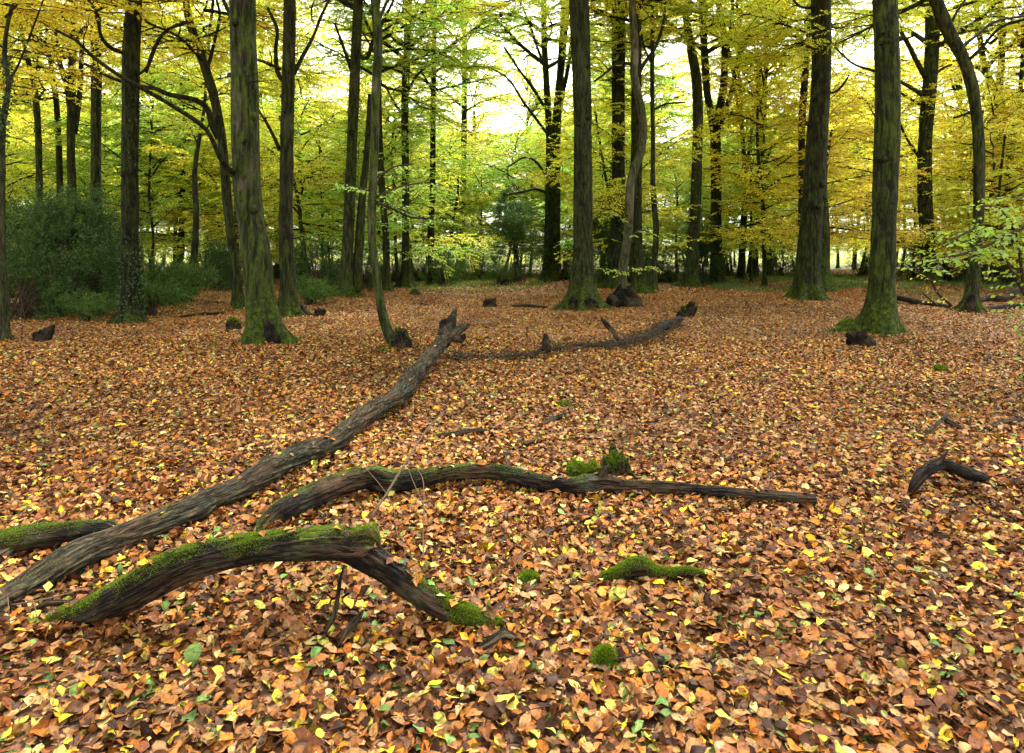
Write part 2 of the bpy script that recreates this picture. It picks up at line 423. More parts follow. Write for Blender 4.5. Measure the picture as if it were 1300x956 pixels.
HERO = []
def tree(label, pts, d, top=17., flare=.6, fh=.35, nroot=6, seed=0, col=(.4, .1, 0), crown=None, limbs=(), ivy=None, sides=None, group='trees of the wood', name='beech_tree', rough=.06, limbcol=None, stems=()):
    base = at(pts[-1][0], pts[-1][1], d); gzb = float(gz(base[0], d)); base[2] = gzb
    rng = R_(1000 + seed)
    root = link(name, None, None, base); tag(root, label, 'tree', group)
    pp = [at(x, y, d) for x, y, w in pts][::-1]; rr = [w / F * d / 2 for x, y, w in pts][::-1]
    pp = [p + np.array([0, 0, gzb if k == 0 else 0]) for k, p in enumerate(pp)]
    pp[0][2] = gzb
    P = [pp[0] - np.array([0, 0, .25])] + pp; Rr = [rr[0] * 1.02] + rr
    tz = P[-1][2]
    if top > tz + 1:
        slope = (P[-1] - P[-2]) / max(.3, P[-1][2] - P[-2][2]) * .5
        n = max(2, int((top - tz) / 2.))
        for k in range(1, n + 1):
            h = (top - tz) * k / n
            P.append(pp[-1] + np.array([slope[0] * min(h, 4) + rng.normal() * .06 * k / 2, rng.normal() * .08, h]))
            Rr.append(rr[-1] * (1 - .88 * k / n) + .012)
    near = d < 22
    if near: HERO.append((base[0], base[1], rr[0]))
    X, XR = catmull(P, Rr, .09 if near else .3)
    sides = sides or (80 if near else 20)
    ph = rng.uniform(0, 6.28) + np.arange(nroot) * 2 * math.pi / nroot + rng.normal(0, .22, nroot)
    am = rng.uniform(.5, 1.2, nroot)
    def mod(Pc, D, r):
        h = np.maximum(Pc[:, 2] - gzb, -.12)[:, None]
        th = np.arctan2(D[..., 1], D[..., 0])
        lob = 0
        for a, b in zip(ph, am):
            dd = np.abs((th - a + math.pi) % (2 * math.pi) - math.pi)
            lob = lob + b * np.exp(-(dd / .24) ** 2)
        e = np.exp(-np.maximum(h, -.1) / fh)
        return r * (.93 + flare * e * .38 + 2.3 * flare * lob * np.exp(-h / (fh * .6)) + .05 * lob * np.exp(-h / (fh * 3)))
    G = Geo(); v, _ = tube(G, X, XR, sides, rough=rough, rs=1.6 / max(.12, rr[0]) * .35, seed=seed, mod=mod)
    for st in stems:           # forking stems in pixels; part of the one trunk surface
        sp = [at(x, y, d + dy) for x, y, w, dy in st]; sr = [w / F * d / 2 for x, y, w, dy in st]
        if len(st) and st[0][1] < 30:
            e = sp[0] + (sp[0] - sp[1]) * .9; sp = [e + [0, 0, 3.]] + sp; sr = [.015] + sr
        a, b = catmull(sp[::-1], sr[::-1], .15 if near else .3)
        tube(G, a, b, 20 if near else 10, rough=rough, rs=2.5, seed=seed + 3)
    link('trunk', G.mesh('trunk', [BARK], origin=base), root, color=(*col, 1))
    for k, lb in enumerate(limbs):
        lp = [at(x, y, d + dy) for x, y, w, dy in lb]; lr = [w / F * d / 2 for x, y, w, dy in lb]
        a, b = catmull(lp, lr, .12)
        G = Geo(); tube(G, a, b, 9, rough=.1, rs=5, seed=seed + k)
        rg = R_(seed * 7 + k)
        for j in range(max(2, len(a) // 7)):
            i = rg.integers(len(a) // 4, len(a) - 1); dv = unit((a[i + 1] - a[i])[None])[0]
            az = math.atan2(dv[1], dv[0]) + rg.choice([-1, 1]) * rg.uniform(.4, 1.1)
            q, _ = path(a[i], az, rg.uniform(-.3, .9), rg.uniform(.4, 1.1), .15, rg, rg.uniform(-.4, .8), .25)
            tube(G, q, np.linspace(b[i] * .45, .003, len(q)), 5, cap=False)
        link('branch', G.mesh('branch', [BARK], origin=base), root, color=(*(limbcol or (.15, .02, .05)), 1))
    if near:      # knots left by shed branches
        for k in range(5):
            z = rng.uniform(1.0, 6.5); i = min(len(X) - 2, int(np.searchsorted(X[:, 2], z))); az = rng.uniform(3.4, 6.0); r1 = XR[i]
            o = np.array([math.cos(az), math.sin(az), .25]); p = X[i] + o * r1 * .75; rk = r1 * rng.uniform(.16, .3)
            G = Geo(); tube(G, np.array([p, p + o * r1 * .25, p + o * r1 * rng.uniform(.34, .6)]), np.array([rk * 1.5, rk, rk * .75]), 12, rough=.25, rs=9, seed=seed + k)
            link('branch_stub', G.mesh('branch_stub', [BARK], origin=base), root, color=(*col, 1))
    if ivy:
        for (z0, z1, dn) in ivy: ivy_part(root, X, XR, z0, z1, dn, seed, base)
    if crown:
        cr = crown if isinstance(crown, list) else [crown]
        for (lib, k, zb, sc, cc) in cr:
            bw, cm, _ = lib[k % len(lib)]
            i = min(len(X) - 1, int(np.searchsorted(X[:, 2], zb)))
            c0 = X[i] - base; c0[2] = zb - gzb
            a = link('branchwork', bw, root, c0, (*(limbcol or (.15, .02, .05)), 1)); a.scale = (sc, sc, sc); a.rotation_euler.z = seed * 1.7
            b = link('crown', cm, root, c0, cc); b.scale = (sc, sc, sc); b.rotation_euler.z = seed * 1.7
    return root, X, XR

# ---- the trees one can pick out in the photograph: (x px, y px, width px) from top to foot
T = TOPS; s_ = SAPS
def cr(lib, k, zb, sc, c): return (lib, k, zb, sc, (*c, 1))
BIG = 'large woodland trees around the clearing'
tree('straight dark trunk at the left of the clearing with ivy climbing its flared foot',
     [(170, 0, 20), (167, 60, 22), (166, 110, 22), (165, 240, 21), (165, 300, 21), (166, 370, 24), (167, 408, 28)], 15.1, seed=1, flare=.5, fh=.3,
     col=(.12, .12, .02), crown=cr(T, 0, 8.2, .95, YG), ivy=[(.1, 1.9, 700), (3.2, 5.2, 110)], group=BIG,
     limbs=[[(157, 68, 5, 0), (140, 60, 5, -.6), (128, 45, 4, -1), (124, 20, 4, -1.4), (112, 0, 3, -1.8)],
            [(177, 94, 3, 0), (188, 84, 4, -.3), (198, 58, 4, -.5), (212, 38, 3.5, -.7), (236, 29, 3, -.9)]])
TR2 = tree('thick mossy pale-streaked trunk left of centre with a dark hollow at its foot',
     [(308, 0, 35), (309, 60, 35), (310, 110, 35), (312, 200, 36), (318, 270, 36), (326, 330, 38), (332, 400, 40), (337, 438, 44)], 11.2, seed=2, flare=.55, fh=.28, nroot=7,
     col=(.85, .62, .28), crown=cr(T, 1, 8.5, .9, YG), group=BIG, rough=.07,
     limbs=[[(298, 222, 7, -.1), (282, 205, 6, -.5), (262, 165, 5, -1.0), (225, 138, 5, -1.5), (180, 112, 4.5, -2), (150, 95, 4, -2.3), (118, 72, 3.5, -2.6), (95, 50, 3, -2.8), (70, 38, 2.5, -3)],
            [(300, 28, 6, 0), (288, 10, 5, .2), (280, -10, 4, .4)],
            [(310, 88, 5, -.25), (316, 104, 4, -.35), (321, 112, 3, -.4)]])
tree('slender curving trunk leaning up behind the thick mossy trunk, its top bent to the left',
     [(236, 0, 8), (240, 25, 10), (250, 55, 12), (259, 82, 12), (271, 120, 12), (279, 160, 12), (284, 200, 12), (289, 260, 12), (297, 330, 12), (303, 392, 13)], 18.3, seed=3, flare=.4, top=11,
     col=(.35, .25, .08), crown=cr(s_, 0, 6.5, 1.1, GOLD), group=BIG,
     limbs=[[(277, 175, 8, 0), (270, 160, 8, -.2), (262, 137, 7, -.4), (245, 126, 6.5, -.5), (215, 120, 6, -.6), (196, 112, 5, -.7), (178, 110, 5, -.7), (140, 98, 4, -.6), (100, 78, 3.5, -.5), (50, 68, 3, -.4), (10, 62, 2.5, -.3)],
            [(263, 90, 5, 0), (273, 50, 4, .3), (279, 20, 3.5, .5), (275, 0, 3, .6)],
            [(238, 30, 6, 0), (225, 32, 5, -.3), (205, 45, 4, -.6), (192, 70, 3.5, -.8), (186, 92, 3, -1)]])
tree('tall straight brown trunk right of the thick mossy one, green moss on its right root',
     [(368, 0, 16), (366, 100, 17), (364, 200, 18), (363, 300, 19), (366, 360, 21), (368, 402, 24)], 16.1, seed=4, flare=.6, fh=.3,
     col=(.25, .3, .12), crown=cr(T, 2, 8.6, .9, YG), group=BIG,
     limbs=[[(360, 104, 6, .1), (352, 90, 6, .3), (350, 60, 5, .4), (352, 38, 4.5, .5), (340, 10, 3.5, .6)],
            [(374, 92, 6, .1), (385, 70, 5, .4), (397, 48, 4, .6), (408, 20, 4, .8), (418, 0, 3, 1)],
            [(356, 88, 4, 0), (340, 80, 4, -.3), (327, 76, 3, -.4)],
            [(355, 190, 5, 0), (345, 168, 4, -.3), (335, 150, 3.5, -.5), (328, 140, 3, -.6)]])
tree('thin mossy pole tree just right of the tall straight brown trunk',
     [(372, 100, 6), (374, 150, 6), (379, 190, 6.5), (386, 240, 7), (386, 290, 7), (384, 345, 8)], 40, seed=5, col=(.9, .2, .1), crown=cr(s_, 1, 9., 1.4, YEL))
tree('ivy clad twin-stemmed trunk with pale bark left of the centre thicket',
     [(455, 0, 13), (452, 60, 14), (450, 110, 14), (447, 180, 14), (444, 250, 15), (441, 320, 15), (437, 376, 18)], 23, seed=6, flare=.8, fh=.4,
     col=(.6, .35, .25), crown=cr(T, 3, 9.5, .95, YG), ivy=[(2.5, 9.5, 200)], group=BIG,
     stems=[[(470, 120, 6, .4), (466, 190, 8, .4), (460, 250, 10, .3), (456, 310, 12, .2), (452, 370, 13, .1)]],
     limbs=[[(455, 70, 6, 0), (466, 74, 5, .2), (474, 50, 5, .3), (490, 20, 4, .4), (500, 0, 3, .5)], [(448, 95, 5, 0), (436, 60, 4, .3), (425, 30, 3, .5)]])
tree('thin pale leaning trunk kinking down to a mossy foot beside the long fallen log',
     [(476, 0, 12), (480, 60, 12), (477, 120, 12), (476, 180, 11), (473, 240, 11), (472, 300, 11), (478, 350, 11), (485, 395, 13), (494, 425, 15), (503, 446, 18)], 10.7, seed=7, flare=.25, fh=.1, top=10,
     col=(.8, .06, .35), crown=cr(s_, 2, 6.6, .8, LIME), group=BIG, name='leaning_tree',
     limbs=[[(477, 258, 4, 0), (492, 262, 3.5, -.2), (508, 270, 3, -.3), (522, 276, 2.5, -.5), (550, 278, 2, -.7)],
            [(479, 30, 5, 0), (490, 5, 4, .3), (500, -20, 3, .5)]])
tree('dark slim trunk directly behind the thin leaning pale trunk',
     [(480, 100, 8), (482, 170, 8), (485, 240, 9), (490, 300, 9), (491, 371, 10)], 26.5, seed=8, flare=.8, col=(.3, .2, .02), crown=cr(T, 4, 8, .8, LIME))
tree('brown trunk with a flared mossy foot between the leaning pale trunk and the thicket',
     [(519, 0, 9), (516, 80, 10), (514, 140, 10), (515, 240, 10), (515, 300, 10), (516, 366, 13)], 29.5, seed=9, flare=1.0, fh=.45, col=(.4, .3, .15), crown=cr(T, 0, 9, .9, YEL),
     limbs=[[(515, 120, 4, 0), (530, 95, 3, .3), (548, 80, 2.5, .5)], [(515, 150, 4, 0), (500, 130, 3, .3), (490, 110, 2.5, .5)]])
tree('narrow straight dark trunk left of the soft green holly thicket',
     [(552, 0, 6), (550, 120, 7), (549, 240, 8), (547, 300, 9), (550, 361, 11)], 33, seed=10, flare=.7, col=(.2, .1, 0), crown=cr(T, 1, 9, .9, LIME))
tree('dark trunk rising out of the soft green holly thicket at the centre',
     [(590, 60, 7), (589, 180, 8), (588, 240, 8), (587, 300, 8), (587, 345, 9)], 46, seed=11, col=(.3, .1, 0), crown=cr(T, 2, 11, 1.1, YG))
tree('twin trunks joined at the foot left of the broad central trunk, one in ivy',
     [(690, 0, 7), (691, 50, 8), (694, 110, 9), (697, 170, 9), (697, 220, 9), (695, 300, 9), (693, 357, 11)], 34, seed=12, flare=.7, fh=.4, col=(.5, .35, .02), crown=cr(T, 3, 10.5, .95, YG), group=BIG,
     stems=[[(718, 0, 11, .5), (714, 60, 10, .5), (710, 110, 10, .4), (706, 170, 12, .3), (705, 230, 13, .2), (705, 300, 13, .1), (703, 358, 15, 0)],
            [(728, 30, 5, .8), (722, 80, 5, .7), (714, 120, 6, .5), (708, 150, 7, .4)]], ivy=[(.5, 6.5, 330)],
     limbs=[[(694, 140, 4, 0), (675, 110, 4, -.5), (660, 90, 3, -1), (640, 60, 2.5, -1.5)], [(695, 170, 4, 0), (680, 150, 3.5, -.5), (665, 130, 3, -1), (645, 100, 2.5, -1.5), (620, 85, 2, -2)],
            [(695, 245, 4, 0), (680, 240, 3.5, -.8), (665, 243, 3, -1.3), (640, 248, 2.5, -2)], [(695, 225, 3.5, 0), (680, 205, 3, -.8), (665, 200, 2.5, -1.3), (645, 212, 2, -2)],
            [(693, 90, 4, 0), (682, 60, 3.5, .5), (672, 30, 3, 1), (660, 0, 2.5, 1.5)]])
TR13 = tree('broad furrowed trunk at the centre with a wide mossy root collar',
     [(735, 0, 27), (737, 60, 26), (739, 120, 25), (740, 200, 25), (740, 260, 26), (740, 320, 27), (739, 355, 30), (738, 391, 32)], 18.6, seed=13, flare=.75, fh=.42, nroot=8,
     col=(.2, .42, .12), crown=cr(T, 4, 9.2, 1.0, YG), group=BIG, rough=.06)
tree('dark straight trunk swathed in ivy behind the pale crooked tree',
     [(785, 0, 18), (785, 120, 18), (785, 240, 18), (783, 300, 18), (779, 366, 20)], 28.5, seed=14, flare=.8, col=(.1, .3, 0), crown=cr(T, 0, 10.5, 1., YG), ivy=[(.2, 3.8, 900), (4, 9, 60)], group=BIG)
tree('pale smooth crooked trunk bowing to the right of the broad central trunk',
     [(803, -5, 9), (803, 20, 10), (806, 60, 11), (805, 92, 11), (810, 120, 11), (815, 145, 11), (817, 165, 11), (813, 195, 11), (805, 215, 12), (800, 240, 12), (799, 262, 12), (797, 300, 12), (791, 340, 12), (790, 376, 13)], 20.5, seed=15, flare=.3, fh=.2, top=12,
     col=(.18, .05, .95), crown=cr(s_, 3, 9, 1.0, YEL), group=BIG,
     limbs=[[(810, 95, 6, 0), (818, 80, 5, .3), (832, 60, 4.5, .6), (842, 30, 4, .9), (845, 0, 3, 1.2)], [(804, 82, 4, 0), (785, 80, 3.5, -.4), (770, 92, 3, -.7), (755, 103, 2.5, -1)]])
tree('straight dark trunk half hidden behind the pale crooked tree',
     [(808, 0, 13), (808, 100, 14), (808, 200, 15), (808, 300, 16), (812, 374, 18)], 25, seed=16, flare=.7, col=(.15, .3, 0), crown=cr(T, 1, 10, .95, YG), group=BIG)
tree('very thin crooked stem right of the pale crooked tree',
     [(829, 0, 5), (828, 100, 6), (829, 180, 6), (829, 240, 7), (833, 290, 8), (831, 330, 9), (829, 370, 10)], 27, seed=17, flare=.4, col=(.4, .2, .2), crown=cr(s_, 0, 9.5, .9, YG),
     limbs=[[(829, 140, 3, 0), (845, 132, 2.5, .2), (870, 130, 2, .4)], [(829, 85, 3, 0), (818, 60, 2.5, .2), (812, 30, 2, .4)]])
tree('grey-green trunk wrapped in ivy low down, left of the wide forked tree',
     [(867, -5, 8), (872, 30, 10), (877, 60, 12), (884, 100, 13), (886, 150, 14), (885, 200, 14), (883, 260, 15), (880, 310, 16), (877, 363, 20)], 31, seed=18, flare=.9, fh=.4,
     col=(.45, .3, .25), crown=cr(T, 2, 11, 1., YEL), ivy=[(.2, 5.2, 420)], group=BIG,
     limbs=[[(878, 62, 5, 0), (862, 40, 4, .5), (845, 25, 3, 1), (820, 15, 2.5, 1.3)]])
tree('wide forked tree whose dark trunk splits into upright limbs halfway up the view',
     [(892, -5, 9), (893, 40, 10), (895, 80, 10), (898, 120, 10), (904, 150, 11), (908, 172, 14), (909, 240, 14), (909, 300, 15), (910, 358, 17)], 35, seed=19, flare=.8, fh=.4,
     col=(.15, .2, .05), crown=cr(T, 3, 11.5, 1.1, YEL), group=BIG,
     stems=[[(912, 0, 7, .5), (918, 40, 8, .4), (920, 80, 9, .3), (918, 115, 10, .2), (912, 145, 10, .1), (908, 172, 11, 0)],
            [(965, 8, 4, -1), (952, 45, 5, -.8), (938, 72, 6, -.6), (930, 110, 6, -.4), (921, 140, 7, -.2), (910, 168, 8, 0)],
            [(930, 0, 4, .6), (927, 40, 5, .5), (922, 75, 5, .3)]])
tree('slim dark trunk with two upswept limbs right of the wide forked tree',
     [(938, 90, 4), (941, 140, 5), (944, 190, 6), (946, 240, 8), (943, 300, 9), (941, 354, 10)], 38, seed=20, flare=.5, col=(.25, .1, .05), crown=cr(s_, 1, 8.5, 1.4, GOLD),
     stems=[[(966, 90, 3, 0), (958, 130, 4, 0), (952, 180, 4.5, 0), (947, 225, 5, 0)], [(925, 60, 3, 0), (936, 130, 3.5, 0), (942, 170, 4, 0)]])
tree('straight slim trunk rising to the bright gap left of the thick leaning trunk',
     [(970, -5, 4), (972, 60, 5), (971, 120, 6), (967, 180, 8), (964, 240, 9), (959, 300, 10), (957, 354, 11)], 39, seed=21, flare=.5, col=(.2, .1, .05), crown=cr(T, 4, 12, 1., YG),
     limbs=[[(971, 75, 3, 0), (985, 50, 2.5, .3), (1000, 35, 2, .6)], [(970, 95, 3, 0), (985, 80, 2.5, -.3), (1005, 62, 2, -.6)], [(968, 130, 3, 0), (955, 112, 2.5, 0), (945, 95, 2, 0)]])
tree('thick dark trunk leaning slightly right with a spreading mossy foot, right of centre',
     [(1042, 0, 25), (1043, 60, 25), (1042, 110, 25), (1038, 170, 27), (1034, 230, 28), (1029, 290, 29), (1026, 340, 31), (1024, 384, 34)], 20.7, seed=22, flare=.5, fh=.4,
     col=(.2, .3, .04), crown=cr(T, 0, 10, 1., YG), group=BIG,
     limbs=[[(1030, 10, 4, 0), (1015, 8, 3, .3), (1000, -10, 3, .5)], [(1046, 115, 3.5, 0), (1058, 118, 3, -.2), (1070, 108, 3, -.4), (1078, 95, 2, -.5)]])
tree('bright green mossy trunk tucked close behind the thick leaning trunk',
     [(1038, 120, 9), (1042, 200, 10), (1045, 240, 11), (1047, 300, 13), (1046, 340, 15), (1046, 371, 18)], 26.5, seed=23, flare=.5, fh=.5, col=(.9, .8, .1), crown=cr(T, 1, 9.5, .9, YG))
tree('thin dark stem peeping out left of the thick leaning trunk',
     [(1028, 0, 6), (1026, 50, 7), (1021, 110, 9), (1018, 160, 9), (1018, 240, 9), (1017, 360, 10)], 30, seed=24, flare=.5, col=(.3, .1, 0), crown=cr(s_, 2, 10, 1., YEL))
TR25 = tree('massive moss covered trunk at the right with spreading green roots beside a black lump',
     [(1123, -5, 30), (1126, 60, 31), (1127, 120, 31), (1126, 180, 32), (1124, 240, 31), (1122, 300, 31), (1120, 350, 33), (1118, 390, 36), (1116, 422, 40)], 12.9, seed=25, flare=.6, fh=.3, nroot=7,
     col=(.6, .60, .03), crown=cr(T, 2, 8.8, .9, YG), group=BIG, rough=.06,
     limbs=[[(1110, 90, 3.5, 0), (1085, 82, 3, .4), (1068, 68, 2.5, .8), (1060, 60, 2, 1)]])
tree('dark branching trunk behind, between the massive mossy trunk and the curved one',
     [(1183, -5, 16), (1183, 60, 17), (1180, 110, 18), (1175, 170, 17), (1174, 240, 18), (1177, 300, 18), (1180, 356, 20)], 31, seed=26, flare=.6, col=(.5, .4, 0), crown=cr(T, 3, 10.5, 1.05, YG), group=BIG, ivy=[(6.5, 11, 90)],
     limbs=[[(1175, 98, 7, 0), (1165, 80, 6, -.3), (1155, 60, 5.5, -.5), (1145, 42, 5, -.7), (1135, 20, 4, -.9)], [(1172, 122, 6, 0), (1158, 112, 5, -.4), (1145, 105, 4, -.6), (1125, 95, 3, -1)],
            [(1172, 135, 4, 0), (1155, 125, 3.5, .4), (1143, 118, 3, .6)], [(1172, 205, 5, 0), (1160, 190, 4, .3), (1148, 170, 3, .5), (1142, 155, 3, .6)], [(1182, 100, 4, 0), (1195, 88, 3.5, .2), (1208, 82, 3, .4)]])
TR27 = tree('mossy trunk that arches over from upper left to a green-skirted foot at the far right',
     [(1182, -15, 17), (1190, 5, 17), (1203, 38, 17), (1222, 72, 15), (1233, 105, 15), (1239, 140, 14), (1243, 190, 14), (1243, 240, 14), (1241, 290, 14), (1237, 335, 15), (1234, 370, 17), (1232, 396, 20)], 17.4, seed=27, flare=.75, fh=.22, top=8.6,
     col=(.55, .2, .15), crown=cr(T, 4, 8., .8, YG), group=BIG, name='arching_tree',
     limbs=[[(1218, 62, 5, 0), (1240, 45, 4, .3), (1262, 28, 3.5, .6), (1300, 20, 3, 1)], [(1240, 140, 4, 0), (1225, 145, 3, .3), (1210, 150, 2.5, .5)], [(1205, 40, 4, 0), (1212, 20, 3.5, .3), (1225, 0, 3, .5)],
            [(1225, 80, 4, 0), (1245, 62, 4, -.3), (1270, 35, 3.5, -.6), (1310, 22, 3, -1)]])
tree('forked dark trunk near the right edge with leaves low on both forks',
     [(1238, -5, 6), (1243, 40, 7), (1250, 85, 8), (1262, 112, 9), (1267, 130, 12), (1267, 190, 12), (1266, 240, 12), (1268, 300, 13), (1270, 352, 14)], 36, seed=28, flare=.5, col=(.2, .1, .02), crown=cr(T, 0, 10.5, 1., GOLD), group=BIG,
     stems=[[(1270, -5, 7, 0), (1272, 40, 8, 0), (1271, 80, 8, 0), (1268, 118, 9, 0)]])
tree('dark trunk at the right edge leaning away from its forked neighbour',
     [(1296, 110, 6), (1290, 150, 7), (1283, 190, 9), (1280, 240, 10), (1281, 300, 11), (1283, 356, 12)], 34, seed=29, col=(.2, .1, .02), crown=cr(T, 1, 10, 1., GOLD), stems=[[(1270, 110, 5, 0), (1276, 150, 6, 0), (1280, 190, 7, 0)]])
tree('reddish barked trunk cut by the left edge, ivy in its upper part',
     [(18, -10, 5), (8, 40, 5), (6, 75, 6), (11, 105, 6), (7, 135, 7), (3, 160, 8), (2, 240, 9), (3, 320, 9), (5, 380, 10), (7, 432, 13)], 11.8, seed=30, flare=.5, fh=.15, top=8, col=(.1, .05, .3), crown=cr(s_, 3, 5.2, .8, GOLD), ivy=[(3.4, 4.9, 300)], group=BIG,
     limbs=[[(8, 105, 4, 0), (22, 85, 3, .3), (40, 40, 2.5, .6), (55, 0, 2, .9)], [(5, 62, 3, 0), (-10, 50, 3, 0), (-30, 40, 2, 0)]])
tree('even dark trunk standing behind the left holly thicket',
     [(121, 0, 13), (122, 80, 13), (122, 160, 13), (122, 240, 13), (125, 300, 14), (125, 385, 15)], 22.5, seed=31, col=(.3, .15, 0), crown=cr(T, 2, 8.5, .9, GOLD), group=BIG)
tree('dark forked trunk left of the even one behind the holly thicket',
     [(95, -5, 8), (92, 60, 9), (91, 100, 10), (90, 190, 10), (92, 260, 11), (92, 375, 12)], 27, seed=32, col=(.3, .15, 0), crown=cr(T, 3, 9, .9, YG), stems=[[(70, 40, 4, 0), (76, 80, 6, 0), (85, 110, 7, 0), (90, 140, 8, 0)], [(104, 60, 5, .2), (101, 120, 6, .2), (95, 170, 6, .1)]])
tree('narrow grey trunk leaning in the yellow leaves near the upper left corner',
     [(30, 50, 5), (35, 75, 6), (43, 105, 7), (48, 160, 8), (50, 240, 8), (52, 370, 9)], 28, seed=33, col=(.4, .1, .1), crown=cr(s_, 0, 7.5, 1.2, GOLD))
tree('narrow bent trunk second from the upper left corner',
     [(60, 50, 4), (65, 85, 6), (71, 125, 7), (74, 170, 7), (76, 240, 8), (76, 370, 8)], 30, seed=34, col=(.3, .1, .1), crown=cr(s_, 1, 8, 1.2, GOLD))
tree('short dark trunk left of the sloping slender one in the bright gap behind the hollies',
     [(234, 150, 4), (233, 200, 5), (232, 240, 7), (230, 300, 8), (226, 358, 10)], 33, seed=35, col=(.2, .1, 0), crown=cr(s_, 2, 6.5, 1.3, LIME))
tree('sloping slender trunk in the bright gap left of the thick mossy trunk',
     [(260, 130, 4), (254, 170, 5), (247, 220, 7), (249, 270, 8), (247, 320, 9), (242, 378, 11)], 24, seed=36, col=(.3, .2, .1), crown=cr(s_, 3, 6., 1.1, YG), limbs=[[(250, 180, 2.5, 0), (240, 160, 2, 0), (232, 150, 1.5, 0)]])

# ------------------------------------------------------------------ more trees behind, placed between those
named = [(167, 'the ivy footed trunk'), (312, 'the thick mossy trunk'), (365, 'the tall brown trunk'), (445, 'the ivy clad twin stems'), (478, 'the thin leaning pale trunk'),
         (549, 'the narrow straight dark trunk'), (700, 'the twin trunks'), (740, 'the broad central trunk'), (800, 'the pale crooked trunk'), (882, 'the ivy wrapped grey trunk'),
         (909, 'the wide forked tree'), (964, 'the slim bright gap trunk'), (1033, 'the thick leaning trunk'), (1124, 'the massive mossy trunk'), (1176, 'the dark branching trunk'),
         (1240, 'the arching trunk'), (1268, 'the right edge forked trunk')]
rng = R_(77)
def clear(px, d, lst, wpx):
    return all(abs(px - q) > wpx for q in lst)
spots = []
xs = []
# (px, depth, kind): kind 0 tall tree, 1 low spreading understory beech
GAPX = [(535, 655), (755, 800), (985, 1015)]
FORCE = [(548, 47, 1), (578, 52, 1), (612, 45, 1), (640, 50, 1), (672, 46, 1), (718, 44, 1), (752, 48, 1), (776, 43, 1), (600, 62, 0), (660, 60, 0), (765, 58, 0), (860, 44, 1), (930, 46, 1)]
for k in range(900):
    if len(spots) >= 172: break
    kind = 1 if rng.random() < .6 else 0
    d = rng.uniform(29, 58) if kind else rng.uniform(38, 92)
    px = rng.uniform(-130, 1430)
    if k < len(FORCE): px, d, kind = FORCE[k]
    X_, Y_ = (px - CX) / F * d, d
    if any((X_ - a) ** 2 + (Y_ - b) ** 2 < (2.6 if kind else 3.2) ** 2 for a, b in spots): continue
    if not clear(px, d, [q for q, dd in xs if abs(dd - d) < 14], 7): continue
    if k < len(FORCE): pass
    elif 535 < px < 760 and d < 41: continue
    if 820 < px < 950 and d < 37: continue
    if k >= len(FORCE) and kind == 0 and any(a < px < b for a, b in GAPX) and d < 70: continue
    spots.append((X_, Y_)); xs.append((px, d))
    c = rng.random()
    if px < 330: pal = [YEL, GOLD, YG, LIME]
    elif px < 700: pal = [LIME, YG, LIME, YEL]
    elif px < 960: pal = [YG, YEL, LIME, YEL]
    else: pal = [YEL, GOLD, YG, YEL]
    if not kind and 330 <= px < 700: pal = [YG, GOLD, YG, YEL]
    if kind: pal = pal + [LIME, YG] if px < 960 else pal + [mixcol(GOLD, ORG, .5)]
    ci = int(c * len(pal)); cc = pal[ci]
    word = {YEL: 'yellow', GOLD: 'gold', YG: 'yellow-green', LIME: 'lime green', ORG: 'orange', GREEN: 'green'}.get(cc, 'orange-gold')
    cc = tuple(np.clip(np.array(cc) * rng.uniform(.92, 1.06, 3), 0, .92))
    yb = HZ + H * F / d
    near = min(named, key=lambda q: abs(q[0] - px)); sd = 'left' if px < near[0] else 'right'
    if px < -5 or px > 1305: where = 'just outside the %s edge' % ('left' if px < 0 else 'right')
    elif abs(px - near[0]) < 9: where = 'straight behind ' + near[1]
    else: where = '%s of %s' % (sd, near[1])
    w = (rng.uniform(.14, .26) if kind else rng.uniform(.24, .5)) * F / d
    lean = rng.normal() * (14 if kind else 9)
    far = 'distant' if d > 62 else ('mid distance' if d > 44 else 'nearer')
    spots_label = '%s %s %s %s' % (far, word, 'understory beech' if kind else 'tall beech', where)
    if kind: crn = [cr(SAPS, rng.integers(4), rng.uniform(1.2, 2.6), rng.uniform(1., 1.4), cc)]
    else: crn = [cr(TOPS, rng.integers(5), rng.uniform(5., 8), rng.uniform(.95, 1.35), cc)]
    top = crn[0][2] + (4.6 if kind else 6.3) * crn[0][3]
    ytop = max(HZ - (top - H) * F / d, -40)
    pts = [(px + lean * (1 - t) + (rng.normal() * 2.0 if 0 < t < 1 else 0), ytop + (yb - ytop) * t, w * (.6 + .4 * t)) for t in (0, .25, .5, .75, 1)]
    st = []
    if not kind and rng.random() < .45:
        yf = ytop + (yb - ytop) * rng.uniform(.35, .6); s = rng.choice([-1, 1])
        xf = px + lean * (1 - (yf - ytop) / (yb - ytop))
        st = [[(xf + s * 22, ytop + 25, w * .3, 0), (xf + s * 14, ytop + (yf - ytop) * .5 + 5, w * .4, 0), (xf + s * 6, yf - 20, w * .5, 0), (xf, yf + 8, w * .6, 0)]]
    r0 = tree(spots_label, pts, d, top=top, seed=100 + k, sides=10, flare=.4, col=(rng.uniform(.2, .8), .1, rng.uniform(0, .25)), crown=crn, stems=st,
         group='beeches in the wood behind the clearing', name='understory_beech' if kind else 'beech_tree')
# make equal labels differ by their order from left to right
from collections import defaultdict
by = defaultdict(list)
for o in list(COL.objects):
    if o.get('group') == 'beeches in the wood behind the clearing': by[o['label']].append(o)
ORD = ['leftmost', 'second from left', 'third from left', 'fourth from left', 'fifth from left', 'sixth from left']
for lab, os_ in by.items():
    if len(os_) > 1:
        os_.sort(key=lambda o: o.location.x / o.location.y)
        for i, o in enumerate(os_):
            o['label'] = ('rightmost' if i == len(os_) - 1 else ORD[min(i, 5)]) + ' ' + lab

